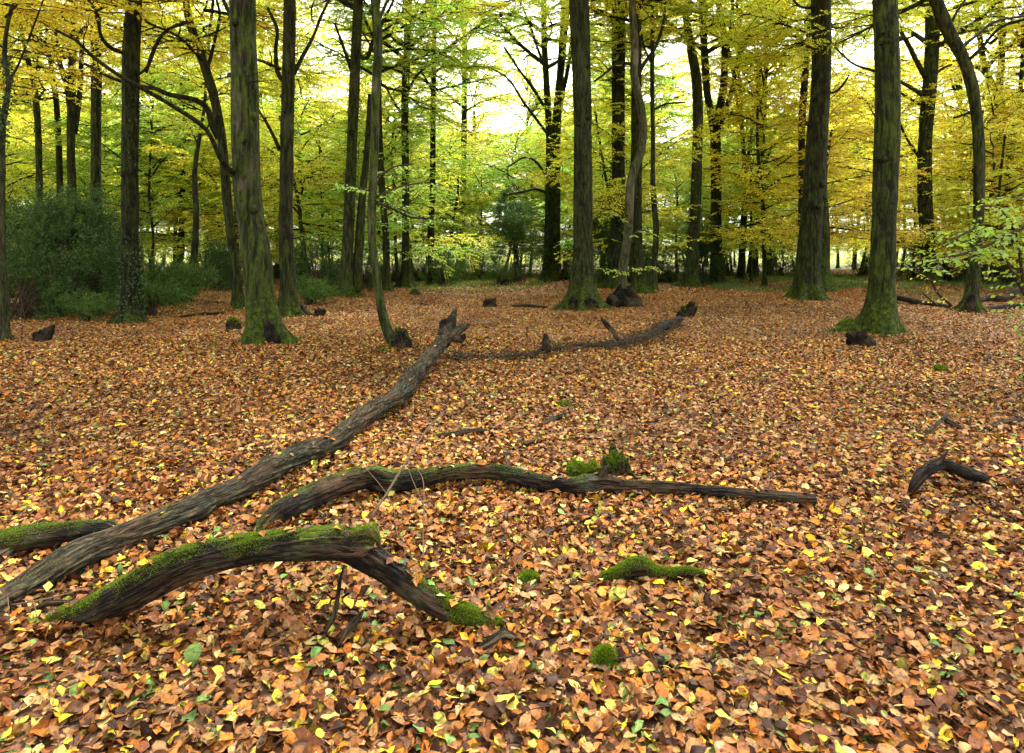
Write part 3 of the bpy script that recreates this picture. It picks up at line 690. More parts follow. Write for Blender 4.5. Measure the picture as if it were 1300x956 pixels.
# ------------------------------------------------------------------ the wood far beyond, one leafy mass
def wood(seed, n):
    rng = R_(seed); P = []
    while sum(map(len, P)) < n:
        d = rng.uniform(88, 125, 60000); x = rng.uniform(-1.0, 1.0, 60000) * d; z = 34 * rng.random(60000) ** 1.15 
        q = np.stack([x, d, z], 1)
        v = vnoise(q * [.16, .16, .22], seed) + .5 * vnoise(q * .5, seed + 1) + .28 - .008 * z + .3 * (z < 5)
        P.append(q[(v > 0) & (rng.random(60000) < .8)])
    P = np.concatenate(P)[:n]; LV = Leaves()
    LV.add(P, rng.normal(0, 1, (n, 3)), rng.normal(0, .7, (n, 3)) + [0, 0, 1.], .33 * rng.uniform(.6, 1.2, n))
    K = Geo(); LV.into(K, rng, 0); o = link('distant_wood', K.mesh('distant_wood', [FOL], False, 'Leaf'), None, None, YG); o['kind'] = 'stuff'
wood(3, 230000)

# ------------------------------------------------------------------ hollies and other bushes
def bush(seed, rw, hh, ncl, nl=15, leaf=.06, cone=0.):
    rng = R_(seed); B = Geo(); LV = Leaves(); K = Geo()
    P = []
    while len(P) < ncl:
        u = rng.normal(size=3); u /= np.linalg.norm(u); r = rng.random() ** .45
        p = np.array([u[0] * r * rw, u[1] * r * rw, hh * (.5 + .5 * u[2] * r)])
        t = p[2] / hh; p[:2] *= (1 - cone * t)
        p += fbm(p[None] * .9, seed, 2)[0] * .25 * u
        if vnoise(p[None] * 1.5, seed + 5)[0] < .02: continue
        P.append(p)
    P = np.array(P); P[:, 2] = np.maximum(P[:, 2], .05)
    for i in rng.choice(ncl, min(ncl, 42), False):
        b0 = np.array([rng.normal() * .12 * rw, rng.normal() * .12 * rw, 0]); m = (b0 + P[i]) * .5; m[2] += .25 * P[i][2]; m[:2] *= .6
        a, b = catmull([b0, m, P[i]], [.018, .012, .004], .3); tube(B, a, b, 5, cap=False)
    for p in P:
        out = unit((p - [0, 0, hh * .35])[None])[0]
        dv = unit((out + rng.normal(0, .5, 3))[None])[0]; ln = rng.uniform(.15, .32)
        e = p + dv * ln
        n = nl; t = rng.random(n)[:, None]
        D = dv * .5 + rng.normal(0, .7, (n, 3))
        LV.add(p + dv * ln * t, D, rng.normal(0, .6, (n, 3)) + [0, 0, .8], leaf * rng.uniform(.6, 1.15, n))
    LV.into(K, rng, 0, ratio=.5)
    return B.mesh('stem', [TWIG]), K
BUSH = {}
for nm, args in dict(low=(5, .9, 1.0, 620), mid=(6, 1.15, 1.9, 1000), mid2=(7, 1.1, 2.3, 1000), tall=(8, 1.5, 4.6, 3000, 15, .06, .4), wide=(9, 1.6, 2.9, 2400)).items():
    b, K = bush(*args); BUSH[nm] = (b, K.mesh('leaf_mass', [HOLLY], False, 'Leaf'))
HOL2 = make_foliage('pale_bush_leaf', .35, .02, False, (.075, .14, .022), .55)
def put_bush(kind, px, d, sc, label, rz=0, mat=None, sz=1.):
    x = (px - CX) / F * d; b, k = BUSH[kind]
    r = link('holly_bush', None, None, (x, d, float(gz(x, d)) - .03)); r.rotation_euler.z = rz; r.scale = (sc, sc, sc * sz)
    tag(r, label, 'bush', 'evergreen bushes under the trees')
    link('stem', b, r); o = link('leaf_mass', k, r)
    if mat is not None:
        o.material_slots[0].link = 'OBJECT'; o.material_slots[0].material = mat
put_bush('tall', 92, 19, .95, 'tall dark holly rising behind the big left thicket', 2.1, None, .85)
put_bush('tall', 52, 20, .85, 'tall holly at the left standing nearest the left edge', 3.6, None, .8)
put_bush('wide', 78, 17.5, 1.05, 'largest dark holly thicket at the left, its twigs trailing on the leaves', 0)
put_bush('mid', 25, 16, .95, 'dark holly bush filling the gap beside the reddish left edge trunk', 1, None, .9)
put_bush('mid2', 122, 19.5, 1.0, 'holly bush between the big left thicket and the ivy footed trunk', 2)
put_bush('low', 108, 15.8, .7, 'low straggly bush at the front skirt of the left thicket', 3, HOL2)
put_bush('mid', 205, 20.5, .8, 'feathery green bush just right of the ivy footed trunk', 4, HOL2)
put_bush('low', 190, 16.8, .9, 'low spreading bush at the foot of the ivy footed trunk', 4.4, HOL2)
put_bush('low', 232, 21, 1.15, 'low soft green bush at the clearing edge between two left trunks', .4, HOL2)
put_bush('mid2', 272, 27, 1.0, 'dark rounded holly left of the slender curving trunk', 2.2)
put_bush('mid', 255, 31, 1.1, 'holly bush deeper in the wood behind the rounded one', 5)
put_bush('mid', 398, 25, .95, 'dark green bush just right of the tall brown trunk', .9)
put_bush('mid2', 422, 29, 1.0, 'holly bush behind the ivy clad twin stems, left side', 3.3)
put_bush('low', 392, 19.5, .8, 'low mossy looking bush beside the tall brown trunk root', 2.7, HOL2)
put_bush('mid', 468, 28, .9, 'holly bush between the ivy clad stems and the leaning pale trunk', 1.9)
put_bush('mid2', 715, 36, 1.0, 'holly bush behind the foot of the twin trunks', 2.2)
put_bush('mid', 560, 31.5, .8, 'light green bush left of the soft green thicket', .3, HOL2)
put_bush('mid', 990, 41, 1.1, 'leafy bush left of the thick leaning trunk far behind', .3, HOL2)
put_bush('mid', 500, 36, .9, 'small holly glimpsed behind the leaning pale trunk', 1.2)
put_bush('mid', 531, 37, .9, 'small holly between two slim trunks left of centre', 3.9)
put_bush('wide', 578, 38, .85, 'broad soft green holly thicket left of the dark conical holly', 2.5, HOL2, .85)
put_bush('mid', 612, 36.5, .85, 'soft green holly bush touching the dark conical holly', 4.5, HOL2)
put_bush('tall', 655, 33.5, 1.1, 'tall dark conical holly left of the twin trunks', 0)
put_bush('mid', 632, 31.5, .55, 'small fresh green bush in front of the conical holly', 0, HOL2)
put_bush('tall', 768, 32, .9, 'tall holly left of the pale crooked trunk', 1)
put_bush('mid2', 802, 34, 1.0, 'holly bush behind the pale crooked trunk', 2)
put_bush('mid', 850, 36, 1.0, 'sparse holly bush between the thin crooked stem and the ivy wrapped trunk', 3)
put_bush('tall', 890, 34.5, .85, 'tall holly hugging the ivy wrapped grey trunk', 2.6)
put_bush('mid', 926, 42, 1.1, 'holly bush behind the foot of the wide forked tree', 2)
put_bush('wide', 1205, 34, .95, 'dark holly mass behind the arching trunk', 1.)
put_bush('tall', 1228, 38, .95, 'tall dark holly behind the arching trunk', .3)
put_bush('wide', 1290, 31, 1.0, 'dark holly thicket at the right edge behind the sapling', 4)
put_bush('mid', 1158, 38, 1.0, 'holly bush right of the massive mossy trunk, behind', 4)
put_bush('mid', 1096, 45, 1.0, 'holly bush left of the massive mossy trunk, far behind', 5)
put_bush('mid', 355, 38, 1.1, 'far holly bush showing between thick mossy and tall brown trunks', 5)
put_bush('wide', 1385, 24, 1.0, 'holly thicket just outside the right edge', 5)
put_bush('wide', -60, 18, 1.0, 'holly thicket just outside the left edge', 5)

# ------------------------------------------------------------------ the ground
def axis(lo, hi, near, n):  # finer cells near the camera
    t = np.linspace(-1, 1, n); return np.sign(t) * (np.abs(t) ** 2.6) * hi
xs_ = axis(-1, 420, 0, 161); ys_ = np.concatenate([np.linspace(-60, 0, 13)[:-1], (np.linspace(0, 1, 190) ** 2.4) * 620])
gx, gy = np.meshgrid(xs_, ys_)
V = np.stack([gx, gy, gz(gx, gy) - .004], -1).reshape(-1, 3)
nx, ny = len(xs_), len(ys_)
i = (np.arange(ny - 1)[:, None] * nx + np.arange(nx - 1)[None]).reshape(-1)
G = Geo(); G.add(V, np.stack([i, i + 1, i + nx + 1, i + nx], 1))
g = link('ground', G.mesh('ground', [GND])); g['kind'] = 'structure'

PAL = np.array([(.20, .070, .014), (.24, .105, .028), (.115, .036, .009), (.040, .015, .006), (.29, .150, .048), (.31, .095, .010), (.42, .25, .012), (.30, .26, .035), (.085, .135, .025), (.075, .032, .010), (.35, .25, .07)])
PAL = PAL * [1.34, 1.46, 1.84]
WN = np.array([.21, .15, .20, .15, .06, .09, .05, .04, .022, .08, .03])
WF = np.array([.22, .25, .10, .06, .12, .12, .035, .02, .008, .04, .06])

def litter(name, d0, d1, dens, rows, smin, smax, seed, margin=1.12, w=WN, tilt=.20, lift=.03, dec=0.):
    rng = R_(seed)
    A = (.75 * margin) * (d1 ** 2 - d0 ** 2) + 3.0 * (d1 - d0)
    n = int(A * dens); d = np.sqrt(rng.uniform(d0 ** 2, d1 ** 2, n))
    hw = .75 * margin * d + 1.5; x = rng.uniform(-1, 1, n) * hw
    if dec: kp = rng.random(n) < (d0 / d) ** dec; d, x = d[kp], x[kp]; n = len(d)
    size = smin + (smax - smin) * rng.beta(1.8, 2.2, n); big = rng.random(n) < .03; size = np.where(big, size * 1.35, size)
    zc = gz(x, d) + rng.random(n) ** 1.5 * lift
    c = PAL[rng.choice(len(PAL), n, p=w / w.sum())] * rng.uniform(.52, 1.15, (n, 1)) * rng.uniform(.92, 1.08, (n, 3))
    # damp darker drifts and brighter patches of freshly fallen leaves
    pt = fbm(np.stack([x * .7, d * .7, x * 0], 1), 9, 3); c = c * (1 + .28 * pt)[:, None]
    az = rng.uniform(0, 2 * math.pi, n); t1 = rng.normal(0, tilt, n); t2 = rng.normal(0, tilt, n)
    steep = rng.random(n) < .035; t1 = np.where(steep, rng.normal(0, 1.0, n), t1)
    D = np.stack([np.cos(az) * np.cos(t1), np.sin(az) * np.cos(t1), np.sin(t1)], 1)
    Wv = np.stack([-np.sin(az) * np.cos(t2), np.cos(az) * np.cos(t2), np.sin(t2)], 1); U = unit(np.cross(D, Wv)); U *= np.sign(U[:, 2:3] + 1e-6)
    curl = rng.normal(.0, .12, n)[:, None] * size[:, None]; fold = rng.normal(.08, .11, n)[:, None] * size[:, None]
    ratio = rng.uniform(.44, .70, n)[:, None]
    Cc = np.stack([x, d, zc], 1); size = size[:, None]
    zl = np.abs(np.sin(t1))[:, None] * size * .4; Cc[:, 2:] += zl
    prof = {1: [(.5, 1)], 2: [(.3, .85), (.68, .8)], 3: [(.2, .68), (.47, 1.), (.77, .62)]}[rows]
    def mid(t): return Cc + D * size * (t - .5) + U * curl * (1 - 4 * (t - .5) ** 2) * -1
    cols = [mid(0.)]
    wig = rng.normal(0, .09, (n, 1)) * size
    if rows == 1:
        m = mid(.45); cols += [m + Wv * size * ratio * .5 + U * fold * .5, mid(1.), m - Wv * size * ratio * .5 + U * fold * .5]
        v = np.stack(cols, 1); k = 4
        q = (np.arange(n)[:, None] * 4 + np.array([0, 1, 2, 3])[None]).reshape(-1, 4); tr = None
    else:
        for (t, pw) in prof:
            m = mid(t); e = rng.normal(0, .055, (n, 1)) * size
            cols += [m + Wv * size * ratio * .5 * pw + U * (fold * pw * .5 + wig + e), m, m - Wv * size * ratio * .5 * pw + U * (fold * pw * .5 - wig + e)]
        cols.append(mid(1.)); v = np.stack(cols, 1); k = v.shape[1]
        tq = []; tt = [(0, 2, 1), (0, 3, 2)]
        for r in range(rows - 1):
            a = 1 + 3 * r; tq += [(a, a + 1, a + 4, a + 3), (a + 1, a + 2, a + 5, a + 4)]
        a = 1 + 3 * (rows - 1); tt += [(a, a + 1, k - 1), (a + 1, a + 2, k - 1)]
        o = np.arange(n)[:, None, None] * k
        q = (o + np.array(tq)[None]).reshape(-1, 4); tr = (o + np.array(tt)[None]).reshape(-1, 3)
    lo = v[:, :, 2].min(1) - gz(x, d); v[:, :, 2] += np.maximum(0, .002 - lo)[:, None]
    A4 = np.ones((n, k, 4)); A4[:, :, :3] = np.clip(c, 0, .8)[:, None]
    if rows > 1: A4[:, 2::3, :3] *= 1.12; A4[:, 0, :3] *= .8
    G = Geo(); G.add(v.reshape(-1, 3), q, tr, 0, A4.reshape(-1, 4))
    o = link(name, G.mesh(name, [LIT], smooth=rows > 1, attr='Leaf')); o['kind'] = 'stuff'
    print(name, n)
    return o
o = litter('leaf_litter', 1.5, 5, 2700, 3, .024, .078, 1, lift=.03)
litter('leaf_litter', 5, 12, 1500, 2, .035, .075, 2, lift=.035, w=.5 * (WN + WF))
litter('leaf_litter', 12, 26, 620, 1, .05, .085, 3, lift=.04, w=WF, tilt=.22)
litter('leaf_litter', 26, 62, 130, 1, .09, .14, 4, lift=.05, w=WF, tilt=.22, dec=1.)

litter('leaf_litter', 1.5, 7, 1300, 1, .008, .022, 11, lift=.034, w=np.array([.2, .1, .3, .5, 0, 0, 0, 0, 0, .3, .1]), tilt=.5)
# grass and low green growth at the far side of the clearing
def grass(name, areas, seed, n, hmin, hmax, wd):
    rng = R_(seed); P = []
    for (x0, x1, y0, y1, wt) in areas:
        m = int(n * wt); d = rng.uniform(y0, y1, m); px = rng.uniform(x0, x1, m)
        x = (px - CX) / F * d; kp = vnoise(np.stack([x * .7, d * .5, x * 0], 1), seed) > -.25
        P.append(np.stack([x[kp], d[kp]], 1))
    P = np.concatenate(P); m = len(P); b = np.stack([P[:, 0], P[:, 1], gz(P[:, 0], P[:, 1])], 1)
    h = rng.uniform(hmin, hmax, m)[:, None]; az = rng.uniform(0, 6.28, m); o = np.stack([np.cos(az), np.sin(az), 0 * az], 1)
    ln = rng.normal(0, .35, (m, 3)); ln[:, 2] = 1; ln = unit(ln)
    v = np.stack([b - o * wd, b + o * wd, b + ln * h * .6 + o * wd * .8, b + ln * h + rng.normal(0, .02, (m, 3))], 1)
    q = np.arange(m * 4).reshape(-1, 4); A = np.zeros((m, 4, 4)); A[..., 0] = rng.random((m, 1)); A[..., 1] = rng.random((m, 1))
    G = Geo(); G.add(v.reshape(-1, 3), q, None, 0, A.reshape(-1, 4))
    o = link(name, G.mesh(name, [GRASS], False, 'Leaf')); o['kind'] = 'stuff'
grass('grass', [(905, 1015, 28, 48, .3), (1045, 1100, 28, 46, .14), (1140, 1420, 27, 46, .5), (690, 900, 33, 50, .22), (470, 690, 30, 46, .25), (-100, 300, 30, 50, .2), (300, 480, 32, 50, .12)], 5, 42000, .08, .24, .012)
grass('grass', [(500, 700, 26.5, 30, .3), (1150, 1300, 22, 27, .2), (930, 1000, 27, 29, .2)], 6, 6000, .05, .14, .012)
# ------------------------------------------------------------------ fallen wood
def dead(root, name, pts, mat, sides=28, rough=.08, rs=8., seed=0, step=.02, moss=None, tufts=0, tl=.012, mossk=0., spline=True, flat=1., ends=True, knots=(), grain=1.):
    """pts: (x px, y px of the centre, width px, depth). moss(s, p, nrm) -> extra mossiness in -1..1"""
    P = [at(x, y, d) for x, y, w, d in pts]; Rr = [w / F * d / 2 for x, y, w, d in pts]
    X, XR = catmull(P, Rr, step)
    S_ = np.concatenate([[0], np.cumsum(np.linalg.norm(np.diff(X, axis=0), axis=1))]); 
    def mod(Pc, D, r):
        th = np.arctan2(D[..., 2], (D[..., 1] + D[..., 0]) * .8)
        u = S_[:, None]
        c = np.cos(th + u * 1.2); s = np.sin(th + u * 1.2)
        k = np.stack([c * 1.6, s * 1.6, u * 2.0 + 0 * th], -1)
        r = r * (1 + rough * 1.6 * fbm(k, seed, 3) + rough * .7 * vnoise(np.stack([c * 5, s * 5, u * 2.2 + 0 * th], -1), seed + 4) + (rough * 1.5 * (np.abs(vnoise(np.stack([c * 6.5, s * 6.5, u * 1.6 + 0 * th], -1), seed + 6)) ** .5 - .6) if sides > 24 else 0))
        for (ks, kh, kw) in knots:
            r = r * (1 + kh * np.exp(-((u - ks * S_[-1]) / kw) ** 2) * (1 + .6 * np.cos(th * 2 + ks * 9)))
        if ends:   # ragged snapped ends
            e = np.minimum(u, S_[-1] - u); r = r * (.55 + .45 * sm(0, .05, e + .03 * vnoise(np.stack([c * 3, s * 3, 0 * th], -1), seed + 8)))
        return r
    G = Geo(); v, D = tube(G, X, XR, sides, mod=mod, cap=True)
    g = np.zeros((len(X), sides, 4)); th = np.arange(sides) / sides * 6.28318
    g[..., 0] = S_[:, None]; g[..., 1] = np.cos(th)[None] * np.mean(XR); g[..., 2] = np.sin(th)[None] * np.mean(XR)
    ml = np.zeros((len(X), sides, 4)); t = S_ / S_[-1]
    mv = np.zeros(len(X)) if moss is None else np.array([moss(a) for a in t])
    ml[..., 0] = mv[:, None] + mossk
    if sides > 60: RESTV.append(v)
    o0 = X.mean(0)
    me = G.mesh(name, [mat], origin=o0)
    for nm, arr in (('Grain', g), ('Moss', ml)):
        a = me.attributes.new(nm, 'FLOAT_COLOR', 'POINT'); full = np.vstack([arr.reshape(-1, 4), arr[0, :1], arr[-1, :1]])
        a.data.foreach_set('color', full.astype(np.float32).ravel())
    o = link(name, me, root, o0 if root is None else o0 - np.array(root.location))
    if tufts:
        add_moss(o, v, D, mv + mossk, X, tufts, tl, seed, o0)
    return o, X, XR, v

def add_moss(o, v, D, mv, X, n, tl, seed, o0, name='moss', thr=.42):
    rng = R_(seed + 50); k, m = v.shape[:2]
    i = rng.integers(0, k - 1, n); j = rng.integers(0, m, n); j2 = (j + 1) % m; a = rng.random((n, 1)); b = rng.random((n, 1))
    p = (v[i, j] * (1 - a) + v[i, j2] * a) * (1 - b) + (v[i + 1, j] * (1 - a) + v[i + 1, j2] * a) * b
    nr = D[i, j] * (1 - a) + D[i, j2] * a
    nn = fbm((p) * 5., seed + 3, 3) * .65 + .15 * vnoise(p * 30, seed)
    keep = (nr[:, 2] * .8 + nn * 1.2 + mv[i] - thr) > (rng.random(n) ** .8) * .95
    p, nr, nn = p[keep], nr[keep], nn[keep]; n = len(p)
    if n < 10: return
    thick = .0025 * (1 + 2 * np.clip(nn, 0, 1))[:, None]
    h = tl * rng.uniform(.5, 1.3, (n, 1)); dr = unit(nr + rng.normal(0, .55, (n, 3)) + [0, 0, .2]); sd_ = unit(np.cross(dr, rng.normal(0, 1, (n, 3)))) * tl * .13
    p0 = p + nr * (thick * rng.random((n, 1)) - .001)
    vv = np.stack([p0 - sd_, p0 + sd_, p0 + dr * h], 1).reshape(-1, 3); t = np.arange(n * 3).reshape(-1, 3)
    A = np.zeros((n, 3, 4)); A[..., 0] = rng.random((n, 1)); A[..., 1] = rng.random((n, 1))
    G = Geo(); G.add(vv, None, t, 0, A.reshape(-1, 4))
    me = G.mesh(name, [MOSS], False, 'Leaf', origin=o0); link(name, me, o)

RESTV = []
def holder(name, label, cat, x, y, z=0, group=None):
    r = link(name, None, None, (x, y, z)); tag(r, label, cat, group); return r
def gd(py): return H * F / (py - HZ)

# the long grey log that runs up the picture, forked and snapped at its far end
r = holder('fallen_log', 'long grey weathered log running diagonally up the clearing, its far end snapped and forked', 'log', -1.6, 4.3)
Lp = [(-90, 810, 64, 2.45), (0, 764, 55, 2.85), (60, 727, 55, 3.05), (100, 702, 54, 3.2), (150, 682, 47, 3.42), (200, 662, 46, 3.6), (243, 645, 46, 3.78), (262, 633, 36, 3.9), (300, 618, 36, 4.1), (345, 592, 38, 4.5),
      (385, 573, 40, 4.85), (420, 560, 36, 5.1), (445, 540, 31, 5.5), (480, 513, 29, 6.1), (505, 500, 26, 6.5), (525, 475, 27, 7.3), (548, 448, 22, 8.4), (562, 430, 20, 9.3)]
Lp = [(x, y + w * .12, w * .82, d) for x, y, w, d in Lp]
body, X, XR, v = dead(r, 'log', Lp, LOGP, 80, .10, seed=5, step=.03, moss=lambda t: -.52 + .42 * math.exp(-((t - .12) / .07) ** 2) + .1 * math.sin(t * 23), knots=((.3, .2, .06), (.5, .16, .08), (.62, .2, .06), (.73, .22, .06)), tufts=60000, tl=.009)
dead(r, 'fork', [(560, 432, 17, 9.25), (567, 420, 15, 9.5), (572, 408, 14, 9.7), (576, 400, 9, 9.8), (580, 391, 3, 9.85)], LOGB, 12, .25, seed=6, mossk=-.8)
dead(r, 'fork', [(560, 434, 18, 9.2), (574, 424, 15, 9.5), (588, 415, 12, 9.8), (596, 412, 7, 9.95)], LOGP, 12, .25, seed=7, mossk=-.6)
dead(r, 'splinter', [(567, 428, 12, 9.4), (562, 412, 9, 9.5), (566, 405, 4, 9.5)], LOGB, 10, .3, seed=8, mossk=-.8)
dead(r, 'side_spike', [(575, 432, 12, 9.3), (586, 430, 10, 9.4), (590, 424, 5, 9.4)], LOGB, 10, .3, seed=9, mossk=-.6)
# the middle S-shaped bough lying in front of the log
r = holder('fallen_branch', 'long dark sinuous branch lying across the middle of the leaves, moss along its left half', 'branch', 0, 4.2)
dead(r, 'limb', [(330, 678, 15, 3.62), (343, 660, 23, 3.72), (362, 647, 29, 3.8), (395, 630, 28, 3.95), (430, 615, 27, 4.1), (465, 606, 26, 4.2), (492, 611, 28, 4.2), (530, 608, 23, 4.25), (575, 600, 20, 4.35), (620, 599, 19, 4.4), (650, 604, 21, 4.35),
     (690, 614, 23, 4.25), (730, 617, 23, 4.2), (765, 614, 27, 4.2), (790, 617, 19, 4.2), (840, 620, 18, 4.15), (900, 626, 17, 4.1), (960, 630, 16, 4.05), (1005, 633, 15, 4.03), (1036, 634, 13, 4.02)], LOGD, 64, .10, seed=15, step=.015,
     moss=lambda t: .27 - 1.1 * max(0, t - .42) * 1.6 + .3 * math.exp(-((t - .22) / .05) ** 2), tufts=90000, tl=.007, knots=((.23, .12, .04), (.62, .2, .05)))
dead(r, 'stub', [(762, 612, 16, 4.19), (766, 600, 13, 4.2), (771, 592, 9, 4.2)], LOGB, 12, .2, seed=16, mossk=-.2)
# the front arched limb with an elbow
r = holder('arched_branch', 'nearest dark branch, arched like an elbow over the leaves with thick bright moss on top', 'branch', -.8, 2.75)
dead(r, 'limb', [(48, 797, 12, 2.70), (75, 788, 26, 2.70), (112, 776, 33, 2.70), (150, 759, 41, 2.70), (190, 737, 44, 2.72), (230, 718, 43, 2.74), (270, 706, 41, 2.76), (320, 697, 39, 2.78), (370, 692, 39, 2.8), (415, 689, 40, 2.8), (450, 690, 42, 2.8), (472, 690, 38, 2.8), (482, 692, 16, 2.8)],
     LOGD, 84, .09, seed=21, step=.010, moss=lambda t: .20 + .25 * math.exp(-((t - .12) / .1) ** 2) + .3 * math.exp(-((t - .80) / .04) ** 2) + .35 * math.exp(-((t - .97) / .04) ** 2) - .2 * math.exp(-((t - .9) / .03) ** 2), tufts=150000, tl=.007, knots=((.97, .18, .02), (.78, .08, .03)))
dead(r, 'forearm', [(418, 689, 34, 2.80), (440, 694, 38, 2.79), (462, 706, 36, 2.79), (490, 723, 31, 2.78), (520, 745, 30, 2.76), (550, 764, 29, 2.74), (585, 780, 27, 2.72), (615, 790, 23, 2.71), (640, 796, 14, 2.70)],
     LOGD, 76, .08, seed=22, step=.010, ends=False, moss=lambda t: -.45 + .95 * sm(.3, .75, t), tufts=100000, tl=.007)
# moss backed log and the grey stick behind, at the left edge
r = holder('mossy_log', 'short moss capped log poking out behind the long grey log at the left edge', 'log', -2.4, 3.5)
dead(r, 'log', [(-70, 700, 30, 3.3), (-10, 692, 30, 3.35), (50, 682, 32, 3.42), (100, 676, 30, 3.5), (135, 672, 24, 3.56), (155, 672, 12, 3.6)], LOGD, 26, .1, seed=25, moss=lambda t: .35, tufts=60000, tl=.008)
def stick(name, label, pts, mat=LOGD, cat='stick', group='sticks lying among the leaves', mossk=-.6, sides=9, **kw):
    px, py, w, d = pts[len(pts) // 2]
    r = holder(name, label, cat, (px - CX) / F * d, d, 0, group)
    dead(r, 'wood', pts, mat, sides, .15, step=.03, mossk=mossk, seed=int(px), **kw)
    return r
def sp(*p, lift=0.):   # ground stick: depth from its row
    return [(x, y, w, gd(y + w / 2 + lift)) for x, y, w in p]
stick('stick', 'split grey stick slanting down to the left edge beside the moss capped log', [(-20, 722, 20, 3.2), (20, 693, 18, 3.4), (45, 670, 14, 3.6), (56, 660, 6, 3.7)], LOGP, sides=14)
stick('stick', 'dark bent stick standing like a tent at the right with a thorny spike', [(1156, 624, 10, 4.25), (1166, 608, 14, 4.3), (1180, 595, 15, 4.35), (1195, 589, 15, 4.4), (1212, 594, 15, 4.4), (1232, 602, 15, 4.4), (1253, 607, 11, 4.42)], sides=16)
rr_ = [o for o in COL.objects if o.get('label', '').startswith('dark bent stick')][0]
dead(rr_, 'spike', [(1176, 594, 12, 4.35), (1192, 586, 7, 4.37), (1203, 573, 3, 4.38)], LOGD, 8, .1, seed=3, mossk=-.6)
stick('stick', 'small curved stick, green with moss at its left end, above the middle branch', sp((548, 555, 6), (572, 553, 8), (598, 549, 8), (614, 548, 8), (627, 553, 5)), mossk=.1, sides=12, moss=lambda t: .5 - 1.5 * t, tufts=5000, tl=.01)
stick('stick', 'knobbly grey stick at the foot of the arched branch forearm', [(597, 830, 10, 2.56), (620, 817, 12, 2.6), (640, 806, 15, 2.64), (658, 812, 14, 2.64)], LOGP, sides=14)
stick('stick', 'small upright stick leaning in the leaves beneath the arched branch', [(413, 803, 7, 2.63), (424, 783, 8, 2.66), (429, 757, 6, 2.68), (432, 735, 5, 2.7), (437, 718, 3, 2.72)], LOGD)
stick('stick', 'pale short stick lying beside the small upright one beneath the arched branch', [(428, 822, 6, 2.58), (440, 803, 9, 2.62), (456, 782, 8, 2.72), (461, 775, 5, 2.76)], LOGP, sides=12)
stick('stick', 'short grey stick low in the leaves at the lower right corner', [(1215, 832, 10, 2.55), (1228, 826, 12, 2.57), (1242, 822, 10, 2.59)], LOGP)
stick('stick', 'thin brown twig cluster lying right of the small curved stick', sp((688, 540, 6), (704, 531, 7), (722, 524, 4)), LOGP)
stick('stick', 'faint low stick in the leaves left of the mossy stump', sp((640, 566, 4), (670, 562, 6), (692, 559, 4)), LOGP)
stick('stick', 'forked pale twig standing on the leaves at the right, left arm', [(1165, 560, 3, 5.4), (1180, 547, 4, 5.6), (1196, 533, 5, 5.8), (1203, 525, 4, 5.9)], LOGP)
stick('stick', 'forked pale twig on the leaves at the right, right arm', [(1196, 530, 6, 5.9), (1210, 538, 7, 5.8), (1225, 546, 6, 5.75), (1234, 552, 4, 5.7)], LOGP)
stick('stick', 'low grey branch running off the right edge above the bent stick', sp((1250, 545, 6), (1270, 537, 7), (1295, 534, 6), (1340, 530, 5)), LOGP)
stick('stick', 'slim dark twig on the leaves well right of the massive mossy trunk roots', sp((1240, 460, 2), (1252, 455, 3), (1262, 451, 2)), LOGD)
stick('stick', 'thin straight dark twig in the leaves left of the long log', sp((118, 502, 3), (135, 498, 4), (152, 494, 3)), LOGD)
stick('stick', 'mossy stick on the leaves between the tall brown and the leaning pale trunk', sp((415, 410, 4), (440, 407, 4), (470, 406, 3), (482, 406, 2)), LOGP, sides=6)
stick('stick', 'short dark twig far back left of the snapped log end', sp((518, 388, 3), (530, 386, 4), (545, 388, 3)), LOGD, sides=6)
stick('stick', 'thin stick on the leaves far back left of the broad central trunk', sp((650, 388, 3), (672, 388, 4), (695, 390, 3)), LOGD, sides=6)
stick('stick', 'brown branch curving in the leaves behind the massive mossy trunk', [(1135, 377, 7, 21), (1150, 380, 8, 20.5), (1175, 386, 8, 19.5), (1205, 391, 7, 18.5)], LOGD, mossk=-.1, cat='branch')
stick('stick', 'mossy branch lying right of the arching trunk foot, reaching the right edge', [(1245, 394, 5, 18.4), (1262, 391, 6, 18.6), (1285, 389, 6, 18.8), (1320, 387, 6, 19)], LOGD, mossk=.2, cat='branch')
stick('stick', 'curved brown branch rising to the right edge behind the arching trunk', [(1243, 382, 6, 20), (1258, 378, 8, 20.3), (1275, 379, 8, 20.3), (1290, 371, 8, 20.4), (1310, 358, 6, 20.6)], LOGD, mossk=-.2, cat='branch')
stick('stick', 'grey branch lying in the grass behind the thick mossy trunk at the left', [(250, 388, 4, 20), (268, 385, 6, 20.5), (285, 387, 6, 20.2), (298, 392, 5, 19.5)], LOGP, cat='branch')
stick('stick', 'long thin dark branch along the clearing edge right of the ivy footed trunk', sp((228, 402, 3), (255, 399, 4), (285, 397, 3)), LOGD, sides=6)
stick('stick', 'arched fallen root running right of the tall brown trunk', [(382, 388, 8, 16.2), (392, 398, 6, 16), (400, 402, 4, 16)], LOGD, sides=8)
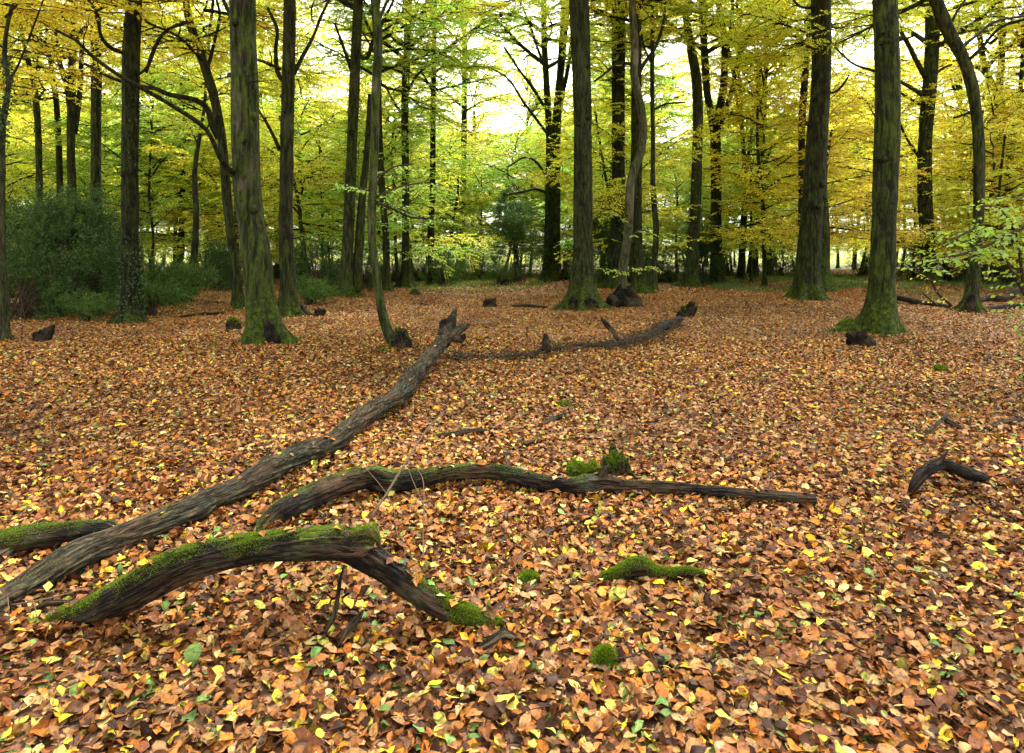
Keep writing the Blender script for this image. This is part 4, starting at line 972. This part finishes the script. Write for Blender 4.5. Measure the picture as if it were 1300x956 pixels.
# thin bare twigs standing up from the middle branch
def twigs(label, lines, mat):
    px, py, w, d = lines[0][0]; r = holder('bare_twig', label, 'twig', (px - CX) / F * d, d, 0, 'bare twigs sticking up near the branches')
    for k, l in enumerate(lines):
        a, b = catmull([at(x, y, dd) for x, y, w, dd in l], [w * .6 / F * dd / 2 for x, y, w, dd in l], .03)
        G = Geo(); tube(G, a, b, 6, rough=.12, rs=20, seed=k); me = G.mesh('twig', [mat], origin=np.array(r.location)); link('twig' if k == 0 else 'side_twig', me, r)
PALETW, _nt = newmat('pale_twig'); _o = N(_nt, 'OutputMaterial'); _d = N(_nt, 'BsdfDiffuse', Color=(.13, .09, .06, 1)); L(_nt, _d.outputs[0], _o.inputs[0])
twigs('pale straight twig slanting over the middle branch', [[(470, 658, 5, 3.75), (490, 628, 5, 3.85), (513, 590, 5, 4.0), (532, 560, 4.5, 4.15), (548, 538, 3.5, 4.25), (570, 517, 2, 4.35)], [(532, 560, 2, 4.15), (520, 535, 1.5, 4.2), (515, 520, 1, 4.2)]], PALETW)
twigs('fine branching upright twig in front of the middle branch', [[(538, 722, 3, 3.3), (537, 680, 2.6, 3.4), (538, 640, 2.2, 3.5), (536, 606, 2, 3.6), (520, 585, 1.5, 3.7)], [(537, 640, 2, 3.5), (522, 605, 1.5, 3.6), (512, 575, 1, 3.65)],
      [(537, 725, 2, 3.25), (520, 705, 2.4, 3.25), (505, 680, 2, 3.3), (498, 640, 1.6, 3.4), (478, 610, 1.3, 3.5), (455, 585, 1, 3.6)]], PALETW)
twigs('thin forked twig at the near end of the long log, lower left', [[(12, 795, 2, 2.7), (11, 775, 2, 2.72), (10, 758, 1.5, 2.75)], [(48, 790, 2, 2.7), (44, 770, 2, 2.72), (41, 760, 1.5, 2.75)], [(15, 768, 3, 2.75), (60, 760, 3, 2.75), (105, 748, 2, 2.8)]], PALETW)
stick('stick', 'smooth brown stick tucked under the long log at the lower left', [(40, 775, 7, 2.78), (60, 766, 8, 2.8), (85, 765, 7, 2.82), (110, 765, 5, 2.84)], LOGD)

# lumps, stumps and moss cushions
def lump(name, label, px, py, wpx, hpx, mat, cat, seed=0, moss=.0, tufts=0, d=None, tl=.014, group=None, rough=.28, asp=.8, sq=1.0, parent=None, z=None, tilt=0.):
    """irregular mound; sq < 1 gives a blockier, flat topped stump"""
    d = d or gd(py); w = wpx / F * d; h = hpx / F * d; x0 = (px - CX) / F * d; c = np.array([x0, d, float(gz(x0, d)) if z is None else z])
    n = 72; k = 40; th = np.arange(n) / n * 6.28318; ph = np.linspace(-.5 if z is None else -1.5, math.pi / 2, k)
    D = np.stack([np.cos(th)[None] * np.cos(ph)[:, None], np.sin(th)[None] * np.cos(ph)[:, None], np.sin(ph)[:, None] + 0 * th[None]], -1)
    B = np.sign(D) * np.abs(D) ** sq
    rg = np.abs(fbm(np.stack([D[..., 0] * 3.2, D[..., 1] * 3.2, D[..., 2] * .9], -1), seed + 9, 3))
    r = 1 + rough * fbm(D * 1.5, seed, 3) - rough * .6 * rg + rough * .12 * vnoise(D * 11, seed + 2)
    v = B * r[..., None] * [w / 2, w / 2 * asp, h * .95]
    if sq < 1: v[..., 2] += (rough * .35 * h * vnoise(np.stack([D[..., 0] * 4, D[..., 1] * 4, 0 * D[..., 0]], -1), seed + 5)) * (D[..., 2] > .3)
    v[..., 0] += tilt * v[..., 2]
    i = np.arange(k - 1)[:, None] * n; j = np.arange(n)[None]; j2 = (j + 1) % n
    G = Geo(); q = np.stack([i + j, i + j2, i + n + j2, i + n + j], -1).reshape(-1, 4); G.add(v.reshape(-1, 3), q)
    me = G.mesh(name, [mat]); nv = n * k
    for nm, arr in (('Grain', np.concatenate([v.reshape(-1, 3)[:, [2, 0, 1]], np.ones((nv, 1))], 1)), ('Moss', np.full((nv, 4), moss))):
        a = me.attributes.new(nm, 'FLOAT_COLOR', 'POINT'); a.data.foreach_set('color', arr.astype(np.float32).ravel())
    if parent is not None: return link(name, me, parent, c - np.array(parent.location))
    o = link(name, me, None, c); tag(o, label, cat, group)
    if tufts: add_moss(o, v, unit(D * [1, 1, 1.2]), np.full(k, moss), None, tufts, tl, seed, np.zeros(3))
    return o
MB = LOGD
lump('moss_cushion', 'rounded bright moss cushion in the near leaves, below the mossy hump', 765, 848, 30, 27, MB, 'moss', 1, .55, 14000, group=None)
lump('moss_cushion', 'flat little moss cushion left of the mossy hump', 670, 736, 34, 14, MB, 'moss', 2, .9, 12000)
lump('mossy_stump', 'squarish stump wrapped in bright moss just behind the middle branch', 744, 612, 46, 33, MB, 'stump', 3, .55, 36000, d=4.4, tl=.009, rough=.3, sq=.6)
lump('mossy_stump', 'leaf strewn smaller mossy stump right of the squarish one', 780, 606, 34, 31, MB, 'stump', 4, .15, 16000, d=4.6, tl=.009, rough=.5, sq=.85)
lump('root_lump', 'black rotten root lump left of the massive mossy trunk foot', 1089, 438, 29, 20, LOGB, 'root lump', 5, -.9, 0, rough=.5)
lump('moss_cushion', 'green mossy mound behind the black rotten root lump', 1075, 417, 24, 14, MB, 'moss', 6, .8, 4000, tl=.03)
lump('root_lump', 'dark earthy root ball at the foot of the pale crooked trunk', 792, 394, 42, 27, LOGB, 'root lump', 7, -.2, 5000, tl=.03, d=19.6, rough=.45, sq=.85)
lump('stump', 'low dark stump standing alone on the leaves left of the central trunk', 620, 390, 16, 13, LOGB, 'stump', 8, -.6, rough=.3, sq=.6, tilt=.2)
lump('stump', 'tiny dark stump beside the tall brown trunk root', 405, 405, 13, 11, LOGD, 'stump', 9, -.3, sq=.6, tilt=.2)
lump('mossy_stump', 'round brown green tussock left of the thick mossy trunk foot', 297, 421, 20, 16, LOGD, 'stump', 10, .1, 2500, tl=.03)
lump('stump', 'black stump beside the reddish trunk at the left edge', 53, 433, 22, 20, LOGB, 'stump', 11, -.7, rough=.35, sq=.6, tilt=.2)
lump('root_lump', 'dark clod at the far clearing edge below the conical holly', 643, 364, 16, 10, LOGB, 'root lump', 12, -.6, rough=.35)
lump('mossy_stump', 'mossy mound at the root of the leaning pale trunk, right side', 510, 447, 26, 30, LOGD, 'stump', 13, .25, 6000, tl=.02, rough=.35, d=10.6)
lump('moss_cushion', 'small moss tuft on the leaves left of the leaning pale trunk foot', 488, 449, 14, 7, MB, 'moss', 14, .7, 2000, tl=.02)
lump('mossy_stump', 'flat mossy tussock behind the leaning pale trunk', 527, 374, 16, 8, MB, 'stump', 15, .5, 1500, tl=.05)
lump('moss_cushion', 'small green tuft among leaves by the massive mossy trunk, right of it', 1193, 471, 20, 9, MB, 'moss', 16, .8, 3000, tl=.02)
lump('moss_cushion', 'low green patch of moss above the thin twig cluster in the middle', 714, 516, 22, 7, MB, 'moss', 17, .7, 3000, tl=.015)
lump('moss_cushion', 'tiny moss patch on the leaves near the left edge', 18, 456, 12, 5, MB, 'moss', 18, .8, 900, tl=.02)
lump('bark_chip', 'flat grey bark piece in the near leaves right of the rounded moss cushion', 840, 852, 44, 12, LOGP, 'bark', 19, -.9, rough=.4)
lump('stump', 'mossy black rotten stump at the far tip of the shaggy fallen branch', 869, 402, 19, 19, LOGB, 'stump', 20, .0, 3500, tl=.03, rough=.5, sq=.7, tilt=.3)
# shade of the hollows between the roots, put in as black lumps
R2, R13, R27, R25 = TR2[0], TR13[0], TR27[0], TR25[0]
lump('hollow_shade', '', 346, 441, 22, 40, LOGB, '', 51, -1, d=10.93, parent=R2, rough=.5, asp=.35, sq=1.3, tilt=-.2)
lump('hollow_shade', '', 727, 389, 9, 8, LOGB, '', 52, -1, d=18.1, parent=R13, z=H - (386 - HZ) / F * 18.1, rough=.5, asp=.4)
lump('hollow_shade', '', 749, 389, 20, 9, LOGB, '', 53, -1, d=18.1, parent=R13, z=H - (387 - HZ) / F * 18.1, rough=.5, asp=.4)
lump('hollow_shade', '', 1233, 386, 12, 12, LOGB, '', 54, -1, d=17.05, parent=R27, z=H - (384 - HZ) / F * 17.05, rough=.5, asp=.4)
# small bare twigs strewn in the leaves
def twiglets(n, seed):
    rng = R_(seed); G = Geo()
    for k in range(n):
        d = math.sqrt(rng.uniform(1.8 ** 2, 13 ** 2)); x = rng.uniform(-.9, .9) * d; ln = rng.uniform(.08, .35)
        p0 = np.array([x, d, gz(x, d) + .03 + rng.random() * .02]); P, _ = path(p0, rng.uniform(0, 6.28), rng.normal() * .15, ln, .05, rng, -.1, .25)
        tube(G, P, np.linspace(rng.uniform(.0015, .0045), .001, len(P)), 5, cap=False)
    o = link('twig_litter', G.mesh('twig_litter', [TWIG])); o['kind'] = 'stuff'
twiglets(420, 5)
r = holder('mossy_branch', 'low mossy hump of half buried branch in the front right leaves', 'branch', .6, 3.1)
dead(r, 'limb', [(762, 734, 8, 3.12), (782, 729, 14, 3.12), (800, 722, 19, 3.12), (813, 719, 21, 3.12), (830, 726, 15, 3.12), (850, 729, 12, 3.12), (872, 727, 12, 3.12), (890, 730, 9, 3.12), (905, 735, 5, 3.12)], LOGD, 24, .15, seed=31, step=.01, moss=lambda t: .35, tufts=40000, tl=.008)
# the shaggy fallen branch in the middle distance
r = holder('shaggy_branch', 'fallen branch with shaggy dead grass along it, lying behind the long log', 'branch', .8, 10.2)
sh = [(573, 457, 8, 9.6), (610, 456, 11, 9.6), (645, 455, 11, 9.65), (675, 450, 9, 9.8), (700, 445, 12, 10.3), (730, 441, 13, 10.7), (765, 440, 14, 10.8), (800, 434, 13, 11.3), (825, 425, 12, 12.3), (845, 413, 13, 13.6), (865, 403, 10, 15.2)]
sh = [(x, y + 1, w * .75, d) for x, y, w, d in sh]
o, X, XR, v = dead(r, 'limb', sh, LOGB, 14, .25, seed=41, step=.05, mossk=-.35)
dead(r, 'spur', [(784, 432, 7, 11.2), (778, 420, 6, 11.3), (770, 412, 6, 11.4), (763, 404, 3, 11.5)], LOGD, 8, .2, seed=42, mossk=-.6)
dead(r, 'root_stub', [(693, 448, 12, 10.0), (694, 436, 12, 10.0), (692, 424, 6, 10.0)], LOGB, 10, .3, seed=43, mossk=-.3)
def shag(parent, X, n, seed, o0, wid=.16, h=.10, mat=DRY):
    rng = R_(seed); i = rng.integers(0, len(X), n); i = i[vnoise(np.stack([X[i, 0] * 2.5, X[i, 1] * 0, X[i, 2] * 0], 1), 3) > -.35]; n = len(i)
    b = X[i] + rng.normal(0, 1, (n, 3)) * [wid, wid, 0]; b[:, 2] = .01 + rng.random(n) * .06
    dr = unit(rng.normal(0, 1, (n, 3)) * [1, 1, .35] + [0, 0, .35]); l = h * rng.uniform(.6, 2.2, (n, 1)); sdv = unit(np.cross(dr, rng.normal(0, 1, (n, 3)))) * .005
    v = np.stack([b - sdv, b + sdv, b + dr * l * .6 + sdv * .7, b + dr * l + [0, 0, -.01]], 1).reshape(-1, 3)
    A = np.zeros((n, 4, 4)); A[..., 0] = rng.random((n, 1)); A[..., 1] = rng.random((n, 1))
    G = Geo(); G.add(v, np.arange(n * 4).reshape(-1, 4), None, 0, A.reshape(-1, 4)); link('dead_grass', G.mesh('dead_grass', [mat], False, 'Leaf', origin=o0), parent)
shag(r, X, 3800, 4, np.array(r.location))

# leaves that have come to rest on the fallen wood
def resting(vs, n, seed):
    rng = R_(seed); P = []
    for v in vs:
        t = v.reshape(-1, 3); ax = v.mean(1, keepdims=True); up = (v - ax)[..., 2] / (np.abs(v - ax).max(axis=(1, 2))[:, None] + 1e-6)
        c = v[up > .75]; P.append(c[rng.integers(0, len(c), n)])
    P = np.concatenate(P); n = len(P); P[:, 2] += .006
    az = rng.uniform(0, 6.28, n); D = np.stack([np.cos(az), np.sin(az), rng.normal(0, .25, n)], 1); Nn = rng.normal(0, .3, (n, 3)) + [0, 0, 1.]
    Lv = Leaves(); Z = rng.uniform(.035, .065, n); Lv.add(P - D * Z[:, None] * .5, D, Nn, Z)
    G = Geo(); Lv.into(G, rng, 0); c = PAL[rng.choice(len(PAL), n, p=WN / WN.sum())] * rng.uniform(.7, 1.2, (n, 1))
    A = np.ones((n, 4, 4)); A[..., :3] = c[:, None]; G.A = [A.reshape(-1, 4)]
    o = link('leaf_litter', G.mesh('leaf_litter', [LIT], False, 'Leaf')); o['kind'] = 'stuff'
resting(RESTV, 34, 8)
def bank(vs, n, seed):     # leaves drifted against the fallen wood
    rng = R_(seed); P = []
    for v in vs:
        ax = v.mean(1); r = np.abs(v[..., 1] - ax[:, 1:2]).max(1); ok = (ax[:, 2] - r) < .10; ax, r = ax[ok], r[ok]; m = int(n * len(ax) ** .5)
        i = rng.integers(0, len(ax), m); t = np.gradient(ax, axis=0)[i]; t = unit(t); s = np.stack([-t[:, 1], t[:, 0], 0 * t[:, 0]], 1) * rng.choice([-1, 1], (m, 1))
        q = ax[i] + s * (r[i] * .75 + np.abs(rng.normal(0, .035, m)))[:, None]; q[:, 2] = gz(q[:, 0], q[:, 1]) + .012 + rng.random(m) * .045; P.append(q)
    P = np.concatenate(P); n = len(P); az = rng.uniform(0, 6.28, n)
    D = np.stack([np.cos(az), np.sin(az), rng.normal(0, .45, n)], 1); Nn = rng.normal(0, .55, (n, 3)) + [0, 0, 1.]
    Lv = Leaves(); Z = rng.uniform(.03, .065, n); Lv.add(P - unit(D) * Z[:, None] * .5, D, Nn, Z); G = Geo(); Lv.into(G, rng, 0)
    c = PAL[rng.choice(len(PAL), n, p=WN / WN.sum())] * rng.uniform(.6, 1.1, (n, 1)); A = np.ones((n, 4, 4)); A[..., :3] = c[:, None]; G.A = [A.reshape(-1, 4)]
    o = link('leaf_litter', G.mesh('leaf_litter', [LIT], False, 'Leaf')); o['kind'] = 'stuff'
bank(RESTV, 62, 9)
rng = R_(61); P = []
for (bx, by, br) in HERO:     # and against the feet of the nearer trees
    m = 340; a = rng.uniform(0, 6.28, m); rr3 = br * rng.uniform(1.15, 2.3, m) + rng.random(m) * .1
    q = np.stack([bx + np.cos(a) * rr3, by + np.sin(a) * rr3, 0 * a], 1); q[:, 2] = gz(q[:, 0], q[:, 1]) + .02 + rng.random(m) * .07 * np.exp(-(rr3 / br - 1.2)); P.append(q)
P = np.concatenate(P); n = len(P); az = rng.uniform(0, 6.28, n); D = np.stack([np.cos(az), np.sin(az), rng.normal(0, .4, n)], 1); Nn = rng.normal(0, .5, (n, 3)) + [0, 0, 1.]
Lv = Leaves(); Z = rng.uniform(.045, .08, n); Lv.add(P - unit(D) * Z[:, None] * .5, D, Nn, Z); G = Geo(); Lv.into(G, rng, 0)
c = PAL[rng.choice(len(PAL), n, p=WF / WF.sum())] * rng.uniform(.6, 1.1, (n, 1)); A = np.ones((n, 4, 4)); A[..., :3] = c[:, None]; G.A = [A.reshape(-1, 4)]
o = link('leaf_litter', G.mesh('leaf_litter', [LIT], False, 'Leaf')); o['kind'] = 'stuff'

# ------------------------------------------------------------------ leafy sprays close to the eye
def spray(root, lines, seed, leaf, col, ls=.04, tw=.16, tlen=(.25, .5), droop=.35, r0=.004, dead_frac=0):
    rng = R_(seed); o0 = np.array(root.location); K = Geo(); LV = Leaves()
    for l in lines:
        a, b = catmull([at(x, y, dd) for x, y, w, dd in l], [w / F * dd / 2 for x, y, w, dd in l], .08)
        G = Geo(); tube(G, a, b, 7, rough=.1, rs=12, seed=seed); link('stem', G.mesh('stem', [TWIG], origin=o0), root)
        n = int(np.linalg.norm(np.diff(a, axis=0), axis=1).sum() / tw); s = 1
        for q in range(int(n * dead_frac), n):
            i = min(len(a) - 2, int((q + rng.random()) / n * (len(a) - 1))); d = unit((a[i + 1] - a[i])[None])[0]; s = -s
            az = math.atan2(d[1], d[0]) + s * rng.uniform(.4, 1.3)
            P, _ = path(a[i], az, math.asin(np.clip(d[2], -1, 1)) * .4 + rng.normal() * .25, rng.uniform(*tlen), .1, rng, -.25, .15)
            tube(K, P, np.linspace(.003, .0015, len(P)), 3, cap=False); twig_leaves(LV, P, rng, ls, leaf, .5, droop)
    LV.into(K, rng, 1); link('leaf_spray', K.mesh('leaf_spray', [TWIG, FOL], False, 'Leaf', origin=o0), root, None, col)
r = holder('beech_sapling', 'young sapling reaching in from the right edge with large lime and yellow leaves', 'sapling', 6.4, 8.2)
spray(r, [[(1340, 505, 10, 8.1), (1325, 430, 8, 8.0), (1300, 370, 6, 7.9), (1282, 340, 5, 7.8), (1268, 315, 4, 7.7), (1255, 290, 3, 7.6)],
          [(1300, 365, 4, 7.9), (1290, 300, 4, 7.7), (1270, 265, 3, 7.5), (1245, 262, 2.5, 7.4)],
          [(1345, 470, 7, 8.1), (1340, 350, 6, 8.0), (1310, 290, 5, 7.8), (1270, 305, 4, 7.4), (1225, 322, 3.5, 7.1), (1190, 330, 2.5, 6.9), (1172, 345, 2, 6.8)],
          [(1270, 305, 3, 7.4), (1240, 290, 3, 7.2), (1200, 312, 2, 7.0)],
          [(1340, 350, 4, 8.0), (1310, 255, 4, 7.8), (1285, 250, 3, 7.6)]], 3, .074, (.32, .42, .03, 1), ls=.04, tw=.075, tlen=(.25, .6), dead_frac=.12)
r = holder('sapling', 'thin bare sapling stem bending to the arching trunk foot from the right sapling leaves', 'sapling', (1208 - CX) / F * 17.9, 17.9)
spray(r, [[(1208, 388, 3, 17.9), (1190, 372, 3, 17.6), (1183, 357, 3, 17.4), (1171, 350, 2, 17.2), (1160, 345, 2, 17)], [(1190, 388, 2, 17.8), (1178, 378, 2, 17.6), (1172, 372, 1.5, 17.5)]], 4, .08, (.70, .62, .08, 1), tw=.3, ls=.07)
r = holder('sapling', 'pale lime leafed twig spray crossing in front of the leaning pale trunk', 'sapling', (520 - CX) / F * 13.5, 13.5)
spray(r, [[(478, 256, 2.6, 10.75), (500, 262, 2.4, 11.2), (530, 274, 2, 12.), (562, 279, 1.5, 12.6)], [(478, 250, 2.6, 10.7), (505, 238, 2.2, 11.2), (540, 232, 1.8, 11.8), (565, 236, 1.5, 12.2)], [(478, 245, 2.4, 10.7), (455, 238, 2, 11.), (430, 232, 1.5, 11.3)],
          [(478, 225, 2.4, 10.7), (500, 212, 2, 11.), (525, 208, 1.5, 11.3)]], 5, .075, (.55, .74, .14, 1), ls=.04, tw=.13)
r = holder('sapling', 'yellow-green leafed spray round the lower part of the pale crooked trunk', 'sapling', (792 - CX) / F * 20, 19.9)
spray(r, [[(795, 345, 2, 20), (815, 338, 1.5, 19.6), (836, 342, 1.2, 19.3)], [(795, 345, 2, 20), (780, 342, 1.5, 19.6), (768, 345, 1.2, 19.3)], [(797, 280, 2, 20), (780, 268, 1.5, 20), (765, 275, 1.2, 20)], [(798, 300, 2, 20), (815, 292, 1.5, 20), (828, 298, 1.2, 20)]], 6, .085, (.68, .74, .10, 1), ls=.035, tw=.12)
# ------------------------------------------------------------------ light, sky, camera
SUN_EL, SUN_AZ = 52, 20       # soft overcast light, a little from ahead and to the right
w = bpy.data.worlds.new('World'); S.world = w; w.use_nodes = True
nt = w.node_tree; nt.nodes.clear()
sky = N(nt, 'TexSky', sky_type='NISHITA'); sky.sun_disc = False
sky.sun_elevation = rad(SUN_EL); sky.sun_rotation = rad(SUN_AZ); sky.dust_density = 4.; sky.air_density = 1.; sky.ozone_density = 1.
hs = N(nt, 'HueSaturation'); hs.inputs['Saturation'].default_value = .05; L(nt, sky.outputs[0], hs.inputs['Color'])
bg = N(nt, 'Background'); bg.inputs['Strength'].default_value = .15; L(nt, hs.outputs[0], bg.inputs[0])
wo = N(nt, 'OutputWorld'); L(nt, bg.outputs[0], wo.inputs[0])
sl = bpy.data.lights.new('sun', 'SUN'); sl.energy = 1.5; sl.angle = rad(14); sl.color = (1, .91, .76)
so = link('sun', sl, None, (0, 0, 30))
from mathutils import Vector
sd = Vector((math.sin(rad(SUN_AZ)) * math.cos(rad(SUN_EL)), math.cos(rad(SUN_AZ)) * math.cos(rad(SUN_EL)), math.sin(rad(SUN_EL))))
so.rotation_euler = (-sd).to_track_quat('-Z', 'Y').to_euler()
cam = bpy.data.cameras.new('camera'); co = link('camera', cam, None, (0, 0, H)); co.rotation_euler = (rad(90), 0, 0)
cam.sensor_width = 36; cam.lens = 36 * F / 1300; cam.shift_y = -(478 - HZ) / 1300; cam.clip_end = 2000; cam.clip_start = .05
S.camera = co
S.view_settings.view_transform = 'Standard'; S.view_settings.look = 'None'; S.view_settings.exposure = 2.6; S.view_settings.gamma = 1; S.view_settings.use_curve_mapping = False
S.cycles.max_bounces = 10; S.cycles.diffuse_bounces = 5; S.cycles.transmission_bounces = 7; S.cycles.glossy_bounces = 2
S.cycles.use_adaptive_sampling = True; S.cycles.adaptive_threshold = .02; S.cycles.use_denoising = True; S.cycles.caustics_reflective = False; S.cycles.caustics_refractive = False
